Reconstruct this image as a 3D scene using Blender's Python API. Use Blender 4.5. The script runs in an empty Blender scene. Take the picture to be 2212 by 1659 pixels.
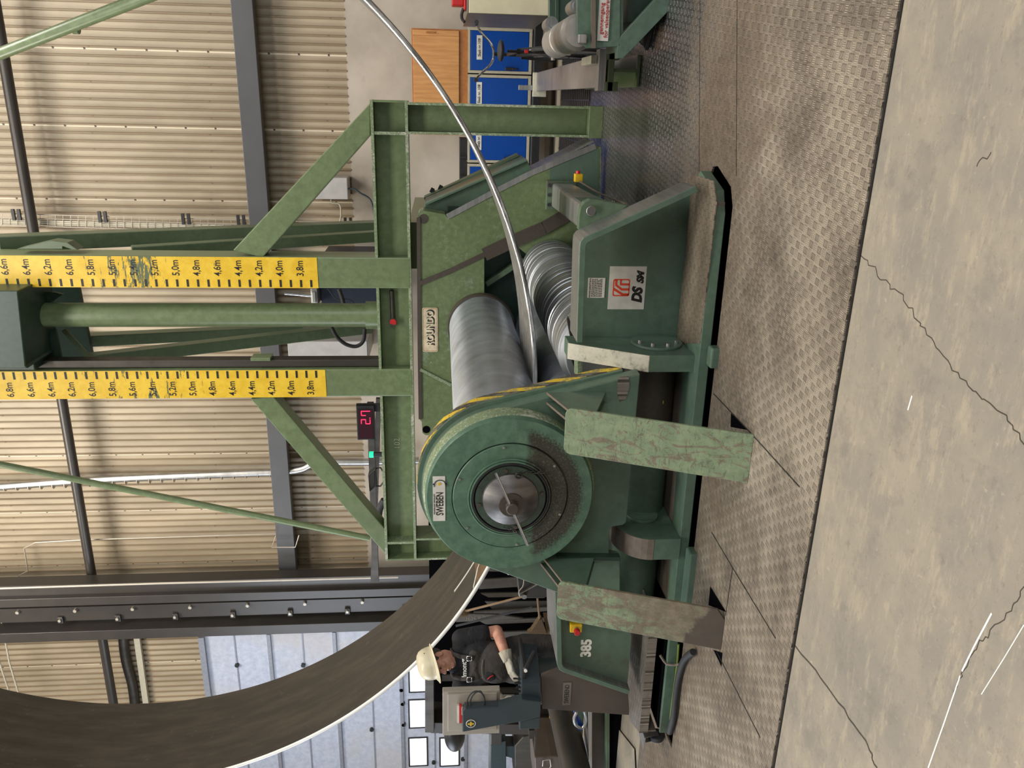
import bpy, bmesh, math, random
from math import pi, sin, cos, radians
from mathutils import Vector, Matrix, noise
from mathutils.geometry import tessellate_polygon
random.seed(7)
# ------------------------------------------------------------------ camera, world, lamps, exposure
S = bpy.context.scene
COL = S.collection
CX, CY, FPX, CAMH = 1106.0, 829.5, 1735.0, 1.57
_y, _p, _r = radians(19.6), radians(5.0), radians(-0.385)
FWD = Vector((-sin(_y) * cos(_p), cos(_y) * cos(_p), -sin(_p)))
_rt = Vector((cos(_y), sin(_y), 0)); _up = _rt.cross(FWD)
RGT = _rt * cos(_r) + _up * sin(_r)
UPV = -_rt * sin(_r) + _up * cos(_r)
CAM = Vector((0, 0, CAMH))
cd = bpy.data.cameras.new('camera'); cam = bpy.data.objects.new('camera', cd); COL.objects.link(cam)
cd.sensor_width = 36.0; cd.lens = FPX / 2212 * 36.0; cd.clip_end = 200
m = Matrix(((-UPV.x, RGT.x, -FWD.x), (-UPV.y, RGT.y, -FWD.y), (-UPV.z, RGT.z, -FWD.z))).to_4x4()
m.translation = CAM
cam.matrix_world = m
S.camera = cam
S.view_settings.view_transform = 'Standard'; S.view_settings.look = 'None'
S.view_settings.gamma = 1.0; S.view_settings.use_curve_mapping = False
S.view_settings.exposure = 0.0
W_ = bpy.data.worlds.new('hall_light'); S.world = W_; W_.use_nodes = True
bg = W_.node_tree.nodes['Background']; bg.inputs[0].default_value = (1.0, 0.965, 0.92, 1); bg.inputs[1].default_value = 0.15
def area(name, loc, target, sx, sy, power, color=(1, 1, 1)):
    l = bpy.data.lights.new(name, 'AREA'); l.shape = 'RECTANGLE'; l.size = sx; l.size_y = sy
    l.energy = power; l.color = color
    o = bpy.data.objects.new(name, l); COL.objects.link(o); o.location = loc
    o.rotation_euler = (Vector(target) - Vector(loc)).to_track_quat('-Z', 'Y').to_euler()
    return o
area('hall_lamp', (-2.5, 1.0, 10.5), (-2.5, 4.0, 0), 7, 2.2, 860, (1, 0.95, 0.87))
area('hall_lamp', (3.0, 6.5, 10.5), (0, 9, 1.5), 3, 3, 560, (1, 0.95, 0.87))
area('hall_lamp', (-7.0, 7.5, 10.5), (-7, 11.5, 2), 4, 2, 480, (1, 0.93, 0.82))
area('hall_lamp', (-2.5, 8.0, 11.5), (-2.5, 12.5, 3.0), 9, 1.2, 360, (1, 0.94, 0.84))
area('cool_fill', (-13.0, 3.0, 4.5), (-4.0, 6.0, 1.0), 6, 5, 620, (0.82, 0.9, 1.0))  # cool fill light added from the left for bluish highlights on the steel
area('cool_fill', (5.5, -2.5, 4.2), (-1.5, 5.0, 0.8), 5, 4, 260, (0.93, 0.96, 1.0))  # unseen cool fill behind the camera on the right

def at(x, y, X=None, Y=None, Z=None):
    d = FWD + RGT * ((CY - y) / FPX) + UPV * ((CX - x) / FPX)
    if X is not None: t = (X - CAM.x) / d.x
    elif Y is not None: t = (Y - CAM.y) / d.y
    else: t = (Z - CAM.z) / d.z
    return CAM + d * t

# ------------------------------------------------------------------ node materials
class NT:
    def __init__(s, name):
        s.m = bpy.data.materials.new(name); s.m.use_nodes = True
        s.t = s.m.node_tree; s.b = s.t.nodes['Principled BSDF']; s.tc = None
    def n(s, typ, **kw):
        x = s.t.nodes.new(typ)
        for k, v in kw.items(): setattr(x, k, v)
        return x
    def lk(s, a, b): s.t.links.new(a, b)
    def put(s, sock, v):
        if hasattr(v, 'is_output') or hasattr(v, 'links'): s.lk(v, sock)
        elif isinstance(v, (tuple, list)) and len(v) == 3 and sock.type == 'RGBA': sock.default_value = (*v, 1)
        else: sock.default_value = v
    def co(s, kind='world'):
        if kind == 'world':
            g = s.n('ShaderNodeNewGeometry'); return g.outputs['Position']
        t = s.n('ShaderNodeTexCoord'); return t.outputs['Object']
    def mp(s, v, scale=(1, 1, 1), rot=(0, 0, 0), loc=(0, 0, 0)):
        x = s.n('ShaderNodeMapping'); s.lk(v, x.inputs[0]); x.inputs['Location'].default_value = loc
        x.inputs['Rotation'].default_value = rot; x.inputs['Scale'].default_value = scale; return x.outputs[0]
    def noise(s, v, scale, detail=4, rough=0.55, dist=0.0):
        x = s.n('ShaderNodeTexNoise'); s.lk(v, x.inputs['Vector']); x.inputs['Scale'].default_value = scale
        x.inputs['Detail'].default_value = detail; x.inputs['Roughness'].default_value = rough
        x.inputs['Distortion'].default_value = dist; return x.outputs['Fac']
    def math(s, op, a, b=0.0, c=None):
        x = s.n('ShaderNodeMath', operation=op); s.put(x.inputs[0], a); s.put(x.inputs[1], b)
        if c is not None: s.put(x.inputs[2], c)
        return x.outputs[0]
    def ramp(s, v, lo, hi):
        x = s.n('ShaderNodeMapRange'); x.interpolation_type = 'SMOOTHSTEP'; s.lk(v, x.inputs[0])
        x.inputs[1].default_value = lo; x.inputs[2].default_value = hi; return x.outputs[0]
    def mix(s, f, a, b):
        x = s.n('ShaderNodeMix', data_type='RGBA'); s.put(x.inputs[0], f); s.put(x.inputs[6], a); s.put(x.inputs[7], b); return x.outputs[2]
    def sep(s, v):
        x = s.n('ShaderNodeSeparateXYZ'); s.lk(v, x.inputs[0]); return x.outputs
    def bump(s, h, strength=0.3, dist=0.01):
        x = s.n('ShaderNodeBump'); s.lk(h, x.inputs['Height']); x.inputs['Strength'].default_value = strength
        x.inputs['Distance'].default_value = dist; s.lk(x.outputs[0], s.b.inputs['Normal'])
    def fin(s, color=None, rough=0.5, metal=0.0):
        if color is not None: s.put(s.b.inputs['Base Color'], color)
        s.put(s.b.inputs['Roughness'], rough); s.put(s.b.inputs['Metallic'], metal); return s.m

def srgb(r, g, b):
    f = lambda c: (c / 255 / 12.92) if c / 255 <= 0.04045 else ((c / 255 + 0.055) / 1.055) ** 2.4
    return (f(r), f(g), f(b))

def paint(name, base, dirt=(0.05, 0.04, 0.032), amt=0.3, rough=0.42, chips=0.0, chipcol=None, sc=1.0, streak=(1, 1, 1)):
    t = NT(name); p = t.co()
    big = t.noise(t.mp(p, streak), 1.6 * sc, 5, 0.6)
    fine = t.noise(p, 17 * sc, 6, 0.65)
    v = t.mix(t.ramp(fine, 0.3, 0.75), tuple(c * 0.84 for c in base), tuple(min(1, c * 1.14) for c in base))
    mk = t.math('MULTIPLY', t.ramp(t.math('ADD', t.math('MULTIPLY', big, 0.6), t.math('MULTIPLY', fine, 0.4)), 0.5, 0.68), amt)
    c = t.mix(mk, v, dirt)
    sp = t.noise(p, 75 * sc, 3, 0.7)
    c = t.mix(t.math('MULTIPLY', t.ramp(sp, 0.66, 0.74), min(1, amt * 1.3)), c, tuple(x * 0.5 for x in dirt))
    if chips:
        ch = t.noise(t.mp(p, streak), 34 * sc, 5, 0.8, 1.2)
        c = t.mix(t.math('MULTIPLY', t.ramp(ch, 0.70 - chips * 0.15, 0.73 - chips * 0.15), 0.85), c, chipcol or (0.45, 0.43, 0.38))
    t.bump(fine, 0.08, 0.004)
    return t.fin(c, t.math('ADD', t.math('MULTIPLY', fine, 0.25), rough - 0.12), 0.0)

def plain(name, col, rough=0.5, metal=0.0, var=0.12, sc=20, emit=None, es=0.0):
    t = NT(name); p = t.co()
    if var:
        f = t.noise(p, sc, 4)
        col = t.mix(t.ramp(f, 0.3, 0.7), tuple(c * (1 - var) for c in col), tuple(min(1, c * (1 + var)) for c in col))
    if emit:
        t.put(t.b.inputs['Emission Color'], emit); t.b.inputs['Emission Strength'].default_value = es
    return t.fin(col, rough, metal)

def steel(name, col, rough=0.3, axis=1, freq=60, amt=0.5, groove=0.0, rust=0.0, blotch=0.35):
    t = NT(name); p = t.co()
    sc = [0.6, 0.6, 0.6]; sc[axis] = freq
    l = t.noise(t.mp(p, sc), 1.0, 4, 0.6)
    b = t.noise(p, 4.5, 5, 0.6)
    c = t.mix(t.ramp(l, 0.35, 0.7), tuple(x * (1 - amt * 0.6) for x in col), tuple(min(1, x * (1 + amt * 0.35)) for x in col))
    c = t.mix(t.math('MULTIPLY', t.ramp(b, 0.5, 0.75), blotch), c, tuple(x * 0.38 for x in col))
    if rust:
        c = t.mix(t.math('MULTIPLY', t.ramp(t.noise(p, 2.6, 6, 0.7), 0.42, 0.62), rust), c, (0.16, 0.085, 0.04))
    if groove:
        t.bump(l, groove, 0.012)
    return t.fin(c, t.math('ADD', t.math('MULTIPLY', b, 0.3), rough - 0.12), 0.92 if not rust else 0.6)

M = {}
M['green'] = paint('machine_green_paint', srgb(90, 114, 97), amt=0.6, rough=0.4, chips=0.15, chipcol=(0.2, 0.3, 0.25))
M['green_dirty'] = paint('dirty_green_paint', srgb(88, 108, 84), dirt=(0.07, 0.055, 0.04), amt=0.85, rough=0.5, chips=0.25, chipcol=(0.3, 0.4, 0.3), sc=1.3)
def mk_skid(name, mud, low):
    t = NT(name); p = t.co(); s = t.sep(p)
    f = t.noise(p, 14, 6, 0.7); a = t.noise(t.mp(p, (2.5, 1, 0.9), (0, 0.5, 0)), 5.5, 7, 0.78, 1.6); b = t.noise(t.mp(p, (1, 1, 3.0), (0, -0.5, 0)), 9, 7, 0.8, 2.5)
    c = t.mix(t.ramp(f, 0.3, 0.7), srgb(112, 130, 100), srgb(134, 148, 116))
    brown = t.mix(t.ramp(f, 0.35, 0.7), srgb(104, 90, 76), srgb(128, 113, 96))
    c = t.mix(t.math('MULTIPLY', t.ramp(a, 0.52 - mud, 0.57 - mud), 0.85), c, brown)
    c = t.mix(t.math('MULTIPLY', t.ramp(b, 0.55, 0.59), 0.7), c, srgb(92, 86, 70))
    c = t.mix(t.math('MULTIPLY', t.ramp(t.noise(t.mp(p, (6, 1, 1), (0, 0.9, 0)), 10, 4, 0.8, 3), 0.70, 0.72), 0.6), c, srgb(190, 190, 165))
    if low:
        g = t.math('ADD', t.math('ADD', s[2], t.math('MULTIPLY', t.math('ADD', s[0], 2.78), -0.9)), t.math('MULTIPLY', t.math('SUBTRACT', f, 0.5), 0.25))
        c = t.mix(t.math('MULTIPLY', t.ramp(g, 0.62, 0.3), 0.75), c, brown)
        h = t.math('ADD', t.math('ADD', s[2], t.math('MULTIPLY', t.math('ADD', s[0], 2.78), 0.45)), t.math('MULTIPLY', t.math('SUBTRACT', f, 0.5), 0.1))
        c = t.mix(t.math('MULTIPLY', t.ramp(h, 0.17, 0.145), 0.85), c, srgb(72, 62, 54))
    return t.fin(c, 0.5)
M['skid'] = mk_skid('scratched_pale_green_paint', 0.0, False)
M['skid_muddy'] = mk_skid('muddy_pale_green_paint', 0.05, True)
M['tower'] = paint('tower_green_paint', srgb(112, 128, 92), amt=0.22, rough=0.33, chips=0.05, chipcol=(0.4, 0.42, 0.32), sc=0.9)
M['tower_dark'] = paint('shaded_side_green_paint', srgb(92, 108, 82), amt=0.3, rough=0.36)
M['chipped'] = paint('chipped_edge_paint', srgb(120, 138, 102), dirt=(0.6, 0.58, 0.5), amt=0.8, rough=0.5, chips=0.9, chipcol=(0.62, 0.6, 0.52), sc=2.6)
M['housing'] = paint('scraped_far_housing_paint', srgb(106, 122, 84), dirt=(0.26, 0.32, 0.25), amt=0.85, rough=0.4, chips=0.4, chipcol=(0.36, 0.44, 0.36), sc=1.1, streak=(0.8, 1, 1.8))
M['grime'] = paint('oily_grime', (0.065, 0.052, 0.04), dirt=(0.012, 0.011, 0.009), amt=0.7, rough=0.5, sc=2)
M['oily'] = paint('oily_dark_green', srgb(58, 72, 60), dirt=(0.02, 0.018, 0.014), amt=1.0, rough=0.4, sc=2)
M['browntop'] = paint('dust_brown_paint', (0.17, 0.135, 0.105), dirt=(0.05, 0.04, 0.03), amt=0.7, rough=0.55, chips=0.15, chipcol=(0.25, 0.3, 0.24), sc=1.6)
M['white_worn'] = paint('worn_white_paint', (0.58, 0.55, 0.44), dirt=(0.16, 0.15, 0.1), amt=1.0, rough=0.55, chips=0.5, chipcol=(0.3, 0.28, 0.2), sc=2.4)
M['dark'] = plain('black_void', (0.004, 0.004, 0.005), 1.0, 0, 0.0); M['dark'].node_tree.nodes['Principled BSDF'].inputs['Specular IOR Level'].default_value = 0.0  # black without shine: deep shade of pit and gaps put into the colour
M['black'] = plain('black_plastic', (0.02, 0.02, 0.022), 0.42, 0, 0.2)
M['rollerpaint'] = steel('worn_light_roller', (0.62, 0.6, 0.57), 0.45, 1, 20, 0.2, 0.0, 0.25, 0.3)
M['rubber'] = plain('rubber', (0.03, 0.03, 0.033), 0.7)
M['roll'] = steel('top_roll_steel', (0.54, 0.57, 0.62), 0.38, 1, 9, 0.25, 0.0, 0.0, 0.55)
def aniso(m, a, rot=0.0):
    nt = m.node_tree; b = nt.nodes['Principled BSDF']; tg = nt.nodes.new('ShaderNodeTangent'); tg.direction_type = 'RADIAL'; tg.axis = 'Y'
    nt.links.new(tg.outputs[0], b.inputs['Tangent']); b.inputs['Anisotropic'].default_value = a; b.inputs['Anisotropic Rotation'].default_value = rot
aniso(M['roll'], 0.8, 0.25)
M['groove'] = steel('grooved_roll_steel', (0.6, 0.62, 0.65), 0.38, 1, 34, 0.6, 0.22, 0.0, 0.3)
M['brushed'] = steel('brushed_steel', (0.5, 0.5, 0.49), 0.38, 2, 30, 0.3, 0.0, 0.0, 0.35)
def mk_edge():
    t = NT('bright_cut_steel'); p = t.co(); z = t.sep(p)
    r = t.ramp(z[0], -2.3, -1.6)
    n = t.ramp(t.noise(t.mp(p, (2, 160, 2)), 2.2, 6, 0.75), 0.44, 0.58)
    c = t.mix(t.math('MULTIPLY', n, 0.35), (0.9, 0.88, 0.83), (0.6, 0.55, 0.46))
    c = t.mix(r, c, t.mix(n, (0.2, 0.195, 0.19), (0.75, 0.75, 0.76)))
    return t.fin(c, 0.33, t.math('MULTIPLY', r, 0.85))
M['bright'] = mk_edge()
M['darksteel'] = steel('dark_mill_steel', (0.1, 0.092, 0.082), 0.5, 0, 8, 0.25, 0.0, 0.0, 0.3)
M['scale'] = None
def mk_plate():
    t = NT('mill_scale_plate'); p = t.co()
    a = t.noise(t.mp(p, (1, 5, 1)), 2.2, 6, 0.65); b = t.noise(p, 12, 5, 0.7)
    c = t.mix(t.ramp(a, 0.35, 0.7), srgb(56, 51, 45), srgb(74, 66, 58))
    z = t.sep(p)
    low = t.math('MULTIPLY', t.math('MULTIPLY', t.math('LESS_THAN', z[0], -2.5), t.math('LESS_THAN', z[2], 1.3)), t.ramp(t.noise(p, 5, 5, 0.7), 0.42, 0.56))
    rightside = t.math('MULTIPLY', t.ramp(z[0], -2.6, -2.3), 0.75)
    c = t.mix(rightside, c, t.mix(t.ramp(b, 0.4, 0.6), (0.2, 0.195, 0.185), (0.33, 0.32, 0.3)))
    c = t.mix(t.math('MULTIPLY', low, 0.75), c, (0.22, 0.12, 0.055))
    c = t.mix(t.math('MULTIPLY', t.ramp(b, 0.62, 0.7), 0.25), c, (0.2, 0.17, 0.13))
    return t.fin(c, 0.5, 0.2)
M['scale'] = mk_plate()
M['cone'] = steel('dark_cone_steel', (0.2, 0.19, 0.185), 0.42, 0, 9, 0.6, 0.0, 0.0, 0.8)
M['concrete'] = None
def mk_concrete():
    t = NT('worn_concrete_floor'); p = t.co()
    a = t.noise(p, 0.9, 6, 0.62); b = t.noise(p, 3.2, 9, 0.72, 0.0); d = t.noise(p, 60, 3, 0.7)
    c = t.mix(t.ramp(a, 0.3, 0.7), srgb(142, 134, 121), srgb(160, 149, 131))
    c = t.mix(t.math('MULTIPLY', t.ramp(b, 0.4, 0.64), 0.6), c, srgb(130, 124, 115))
    st = t.noise(t.mp(p, (0.6, 2.2, 1), (0, 0, 0.15)), 5.5, 10, 0.8)
    c = t.mix(t.math('MULTIPLY', t.ramp(st, 0.5, 0.62), 0.55), c, srgb(174, 161, 139))
    c = t.mix(t.math('MULTIPLY', t.ramp(t.noise(p, 2.6, 10, 0.76), 0.53, 0.62), 0.45), c, srgb(120, 114, 106))
    c = t.mix(t.math('MULTIPLY', t.ramp(t.noise(t.mp(p, (1, 1.7, 1)), 12, 9, 0.82), 0.57, 0.64), 0.5), c, srgb(116, 108, 97))
    c = t.mix(t.math('MULTIPLY', t.ramp(t.noise(t.mp(p, (1.5, 1, 1)), 20, 8, 0.8), 0.6, 0.66), 0.5), c, srgb(184, 172, 150))
    c = t.mix(t.math('MULTIPLY', t.ramp(d, 0.58, 0.72), 0.3), c, srgb(108, 100, 90))
    t.bump(d, 0.1, 0.003)
    return t.fin(c, 0.62, 0)
M['concrete'] = mk_concrete()
def mk_diamond(name, base, dark, cell=0.052, rot=0.6, metal=0.35, rough=0.42, co='world', bump=0.6, plane='xy', lightamt=1.0):
    t = NT(name); p = t.co()
    v = t.mp(p, (1, 1, 1), (0, 0, rot) if plane == 'xy' else (0, 0, 0))
    s = t.sep(v)
    U_, V_ = s[0], (s[1] if plane == 'xy' else s[2])
    u = t.math('DIVIDE', U_, cell); w = t.math('DIVIDE', V_, cell)
    fu = t.math('FLOOR', u); fw = t.math('FLOOR', w)
    par = t.math('MODULO', t.math('ABSOLUTE', t.math('ADD', fu, fw)), 2.0)
    cu = t.math('SUBTRACT', t.math('SUBTRACT', u, fu), 0.5); cw = t.math('SUBTRACT', t.math('SUBTRACT', w, fw), 0.5)
    def bars(a, b):   # five bars long in a, stacked in b
        st = t.math('SINE', t.math('MULTIPLY', b, 2 * pi * 5.0))
        hill = t.ramp(st, -0.1, 0.55)
        ln = t.ramp(t.math('ABSOLUTE', a), 0.40, 0.24)
        lw = t.ramp(t.math('ABSOLUTE', b), 0.50, 0.44)
        return t.math('MULTIPLY', t.math('MULTIPLY', hill, ln), lw)
    h1 = bars(cu, cw); h2 = bars(cw, cu)
    h = t.math('ADD', t.math('MULTIPLY', h1, t.math('SUBTRACT', 1.0, par)), t.math('MULTIPLY', h2, par))
    a = t.noise(p, 1.2, 5, 0.65); b = t.noise(p, 14, 5, 0.7); wear = t.noise(p, 4.0, 5, 0.7)
    c = t.mix(t.ramp(a, 0.35, 0.65), dark, base)
    c = t.mix(t.math('MULTIPLY', t.ramp(b, 0.55, 0.7), 0.45), c, tuple(x * 0.45 for x in dark))
    c = t.mix(t.math('MULTIPLY', h, t.math('MULTIPLY', t.ramp(wear, 0.3, 0.6), 0.55 * lightamt)), c, tuple(min(1, x * 1.9) for x in base))
    c = t.mix(t.math('MULTIPLY', t.ramp(t.noise(p, 24, 6, 0.8, 0.8), 0.68, 0.74), 0.7), c, (0.5, 0.47, 0.42))
    tr1 = t.math('MULTIPLY', t.ramp(t.math('ABSOLUTE', cu), 0.44, 0.30), t.ramp(t.math('ABSOLUTE', cw), 0.5, 0.44)); tr2 = t.math('MULTIPLY', t.ramp(t.math('ABSOLUTE', cw), 0.44, 0.30), t.ramp(t.math('ABSOLUTE', cu), 0.5, 0.44))
    grp = t.math('ADD', t.math('MULTIPLY', tr1, t.math('SUBTRACT', 1.0, par)), t.math('MULTIPLY', tr2, par))
    valley = t.math('MULTIPLY', grp, t.math('SUBTRACT', 1.0, h))
    c = t.mix(t.math('MULTIPLY', valley, t.math('ADD', 0.22, t.math('MULTIPLY', t.math('SUBTRACT', 1.0, par), 0.5))), c, tuple(x * 0.3 for x in dark))  # shading between the bars put into the colour
    t.bump(h, bump, 0.006)
    if name == 'tread_plate_floor':
        sp_ = t.sep(p); mud = t.ramp(t.math('ADD', sp_[1], t.math('MULTIPLY', t.math('SUBTRACT', wear, 0.5), 2.2)), 3.75, 4.25)
        c = t.mix(t.math('MULTIPLY', mud, 0.65), c, t.mix(t.ramp(b, 0.4, 0.65), srgb(124, 108, 92), srgb(98, 86, 74)))
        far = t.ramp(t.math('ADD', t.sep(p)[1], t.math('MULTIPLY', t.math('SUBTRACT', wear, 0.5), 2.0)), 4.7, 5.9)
        c = t.mix(t.math('MULTIPLY', far, 0.7), c, t.mix(h, (0.14, 0.14, 0.155), (0.85, 0.85, 0.88)))  # far plates newer and shinier; bar glints also put into the colour
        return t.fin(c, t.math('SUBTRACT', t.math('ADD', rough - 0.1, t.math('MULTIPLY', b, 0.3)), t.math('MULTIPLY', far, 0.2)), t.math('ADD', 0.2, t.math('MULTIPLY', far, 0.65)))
    return t.fin(c, t.math('ADD', rough - 0.1, t.math('MULTIPLY', b, 0.3)), metal)
M['diamond'] = mk_diamond('tread_plate_floor', srgb(176, 163, 145), srgb(116, 104, 92), 0.041, 0.14, bump=1.0)
M['diamond_shelf'] = mk_diamond('tread_plate_shelf', srgb(150, 138, 120), srgb(118, 106, 92), 0.04, 0.0, bump=0.5)
M['diamond_new'] = mk_diamond('tread_plate_aluminium', srgb(158, 152, 144), srgb(124, 116, 106), 0.045, 0.3, metal=0.6, rough=0.3)
def mk_siding():
    t = NT('corrugated_siding_paint'); p = t.co(); s = t.sep(p)
    a = t.noise(t.mp(p, (1.2, 1, 0.35)), 2.0, 5, 0.6)
    c = t.mix(t.ramp(a, 0.3, 0.7), srgb(150, 137, 116), srgb(172, 158, 135))
    # panel seams every 1.035 m with rivets
    u = t.math('FRACT', t.math('DIVIDE', t.math('ADD', s[0], 30.0), 1.035))
    seam = t.math('LESS_THAN', t.math('ABSOLUTE', t.math('SUBTRACT', u, 0.5)), 0.012)
    c = t.mix(t.math('MULTIPLY', seam, 0.75), c, srgb(226, 214, 192))
    fz = t.math('FRACT', t.math('DIVIDE', s[2], 0.42))
    riv = t.math('MULTIPLY', seam, t.math('LESS_THAN', t.math('ABSOLUTE', t.math('SUBTRACT', fz, 0.5)), 0.035))
    c = t.mix(riv, c, (0.08, 0.06, 0.045))
    # screws, then ribs mixed towards brown
    gx = t.math('FRACT', t.math('DIVIDE', t.math('ADD', s[0], 30.0), 0.23))
    gz = t.math('FRACT', t.math('DIVIDE', t.math('ADD', s[2], t.math('MULTIPLY', t.math('FLOOR', t.math('DIVIDE', t.math('ADD', s[0], 30.0), 0.46)), 0.04)), 1.65))
    scr = t.math('MULTIPLY', t.math('LESS_THAN', t.math('ABSOLUTE', t.math('SUBTRACT', gx, 0.87)), 0.04), t.math('LESS_THAN', t.math('ABSOLUTE', t.math('SUBTRACT', gz, 0.5)), 0.009))
    c = t.mix(scr, c, (0.07, 0.05, 0.04))
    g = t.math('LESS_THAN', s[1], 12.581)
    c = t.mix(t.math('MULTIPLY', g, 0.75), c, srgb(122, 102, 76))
    return t.fin(c, 0.5, 0)
M['siding'] = mk_siding()
def mk_wall():
    t = NT('plastered_wall'); p = t.co()
    c = t.mix(t.ramp(t.noise(p, 1.3, 6, 0.6), 0.3, 0.7), srgb(166, 156, 142), srgb(188, 178, 165))
    c = t.mix(t.math('MULTIPLY', t.ramp(t.noise(p, 6, 5, 0.7, 1), 0.6, 0.72), 0.25), c, srgb(140, 128, 112))
    return t.fin(c, 0.7)
M['wall'] = mk_wall()
M['beam'] = plain('dark_grey_beam_paint', srgb(80, 80, 82), 0.45, 0, 0.06, 3)
M['column'] = plain('brown_grey_column_paint', srgb(56, 52, 49), 0.35, 0, 0.1, 3)
def mk_doorpanel():
    t = NT('sectional_door_panel'); p = t.co()
    c = t.mix(t.ramp(t.noise(p, 9, 6, 0.7, 0.3), 0.3, 0.7), srgb(176, 184, 204), srgb(200, 207, 224))
    c = t.mix(t.math('MULTIPLY', t.ramp(t.noise(p, 0.7, 3), 0.45, 0.7), 0.5), c, srgb(196, 188, 182))
    return t.fin(c, 0.45, 0.1)
M['doorpanel'] = mk_doorpanel()
M['doorframe'] = plain('door_rail_aluminium', srgb(150, 154, 165), 0.4, 0.3, 0.08)
M['daylight'] = plain('daylight_pane', (1, 1, 1), 0.3, 0, 0, emit=(1, 1, 1), es=1.25)
M['yellow'] = plain('safety_yellow', srgb(226, 184, 30), 0.45, 0, 0.1, 10)
def mk_ruler():
    t = NT('yellow_scale_sticker'); p = t.co()
    c = t.mix(t.ramp(t.noise(p, 9, 5, 0.7, 0.4), 0.35, 0.65), srgb(226, 184, 44), srgb(238, 200, 62))
    s = t.sep(p)
    # torn zone around the middle of the scale
    zone = t.ramp(t.math('ABSOLUTE', t.math('SUBTRACT', s[2], 4.62)), 0.75, 0.1)
    n = t.math('ADD', t.math('MULTIPLY', t.noise(t.mp(p, (1.4, 1, 7), (0, 0.25, 0)), 3.4, 9, 0.75, 0.25), 0.7), t.math('MULTIPLY', t.noise(p, 3.0, 3), 0.3))
    torn = t.ramp(t.math('ADD', n, t.math('MULTIPLY', zone, 0.13)), 0.655, 0.67)
    c = t.mix(torn, c, srgb(88, 104, 78))
    edge = t.math('MULTIPLY', t.ramp(t.math('ADD', n, t.math('MULTIPLY', zone, 0.13)), 0.64, 0.655), t.math('SUBTRACT', 1.0, torn))
    c = t.mix(t.math('MULTIPLY', edge, 0.9), c, (0.05, 0.045, 0.035))
    return t.fin(c, 0.38)
M['ruler'] = mk_ruler()
M['ink'] = plain('black_ink', (0.012, 0.011, 0.01), 0.5, 0, 0)
M['white'] = plain('white_sticker', (0.68, 0.66, 0.6), 0.45, 0, 0.1, 14)
M['whitepaint'] = plain('white_lettering', (0.95, 0.94, 0.86), 0.5, 0, 0.03)
M['cream'] = plain('cream_sticker', (0.62, 0.54, 0.38), 0.5, 0, 0.2, 14)
M['orange'] = plain('orange_red_print', srgb(232, 74, 40), 0.45, 0, 0)
M['redtxt'] = plain('dark_red_lettering', srgb(176, 44, 40), 0.5, 0, 0)
M['red'] = plain('red_plastic', srgb(190, 36, 36), 0.4, 0, 0.1)
M['led'] = plain('red_led', (0.4, 0.0, 0.02), 0.4, 0, 0, emit=(1, 0.03, 0.1), es=2.2)
M['ledoff'] = plain('dark_display_glass', (0.045, 0.012, 0.02), 0.25, 0, 0)
M['greenled'] = plain('green_signal_lamp', (0, 0.4, 0.15), 0.4, 0, 0, emit=(0.02, 1, 0.35), es=1.4)
M['console'] = plain('blue_grey_console_paint', srgb(50, 60, 65), 0.38, 0, 0.08, 6)
M['pedestal'] = plain('brown_grey_pedestal_paint', srgb(80, 70, 62), 0.45, 0, 0.1, 4)
M['alu'] = plain('aluminium_casing', srgb(178, 170, 158), 0.4, 0.35, 0.06, 6)
M['galv'] = steel('galvanised_duct', (0.55, 0.54, 0.52), 0.35, 2, 5, 0.3)
M['blue'] = plain('blue_locker_door', srgb(0, 66, 152), 0.4, 0, 0.04, 3)
M['lockframe'] = plain('cream_locker_frame', srgb(176, 170, 152), 0.5, 0, 0.06)
def mk_wood():
    t = NT('beech_veneer'); p = t.co()
    c = t.mix(t.ramp(t.noise(t.mp(p, (14, 1, 1.2)), 2.0, 5, 0.6), 0.3, 0.7), srgb(188, 132, 78), srgb(206, 152, 94))
    return t.fin(c, 0.45)
M['wood'] = mk_wood()
M['wood_edge'] = plain('wood_edge_band', srgb(168, 108, 58), 0.45)
M['grate'] = plain('dark_floor_grating', (0.05, 0.045, 0.04), 0.6, 0.3, 0.2, 30)
M['cabcream'] = plain('cream_enamel', srgb(214, 206, 176), 0.4, 0, 0.06, 5)
M['cabside'] = plain('grey_brown_enamel', srgb(112, 104, 94), 0.45, 0, 0.15, 4)
M['box_grey'] = plain('light_grey_box', srgb(176, 174, 172), 0.4, 0, 0.08, 6)
M['greenbluebox'] = plain('dark_blue_box', (0.012, 0.018, 0.035), 0.4, 0, 0.1)
M['stock'] = paint('bar_stock_steel', (0.075, 0.064, 0.052), dirt=(0.04, 0.034, 0.028), amt=0.8, rough=0.5, sc=1.5, chips=0.2, chipcol=(0.2, 0.15, 0.1))
M['broomwood'] = plain('broom_handle_wood', srgb(126, 100, 70), 0.55)
M['bristle'] = plain('broom_bristle', srgb(98, 78, 54), 0.8, 0, 0.35, 90)
M['skin'] = None
def mk_skin():
    t = NT('skin'); p = t.co()
    c = t.mix(t.ramp(t.noise(p, 22, 4), 0.35, 0.65), srgb(196, 140, 118), srgb(214, 160, 136))
    t.b.inputs['Subsurface Weight'].default_value = 0.08
    t.b.inputs['Subsurface Scale'].default_value = 0.02
    return t.fin(c, 0.5)
M['skin'] = mk_skin()
def cloth(name, a, b, bs=0.5):
    t = NT(name); p = t.co()
    n = t.noise(p, 7, 4, 0.55, 0.6)
    t.bump(n, bs, 0.05)
    return t.fin(t.mix(t.ramp(n, 0.35, 0.65), a, b), 0.85)
M['shirt'] = cloth('black_cotton', srgb(26, 26, 29), srgb(38, 38, 42))
M['overall'] = cloth('charcoal_workwear', srgb(50, 46, 44), srgb(68, 63, 59))
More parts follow.
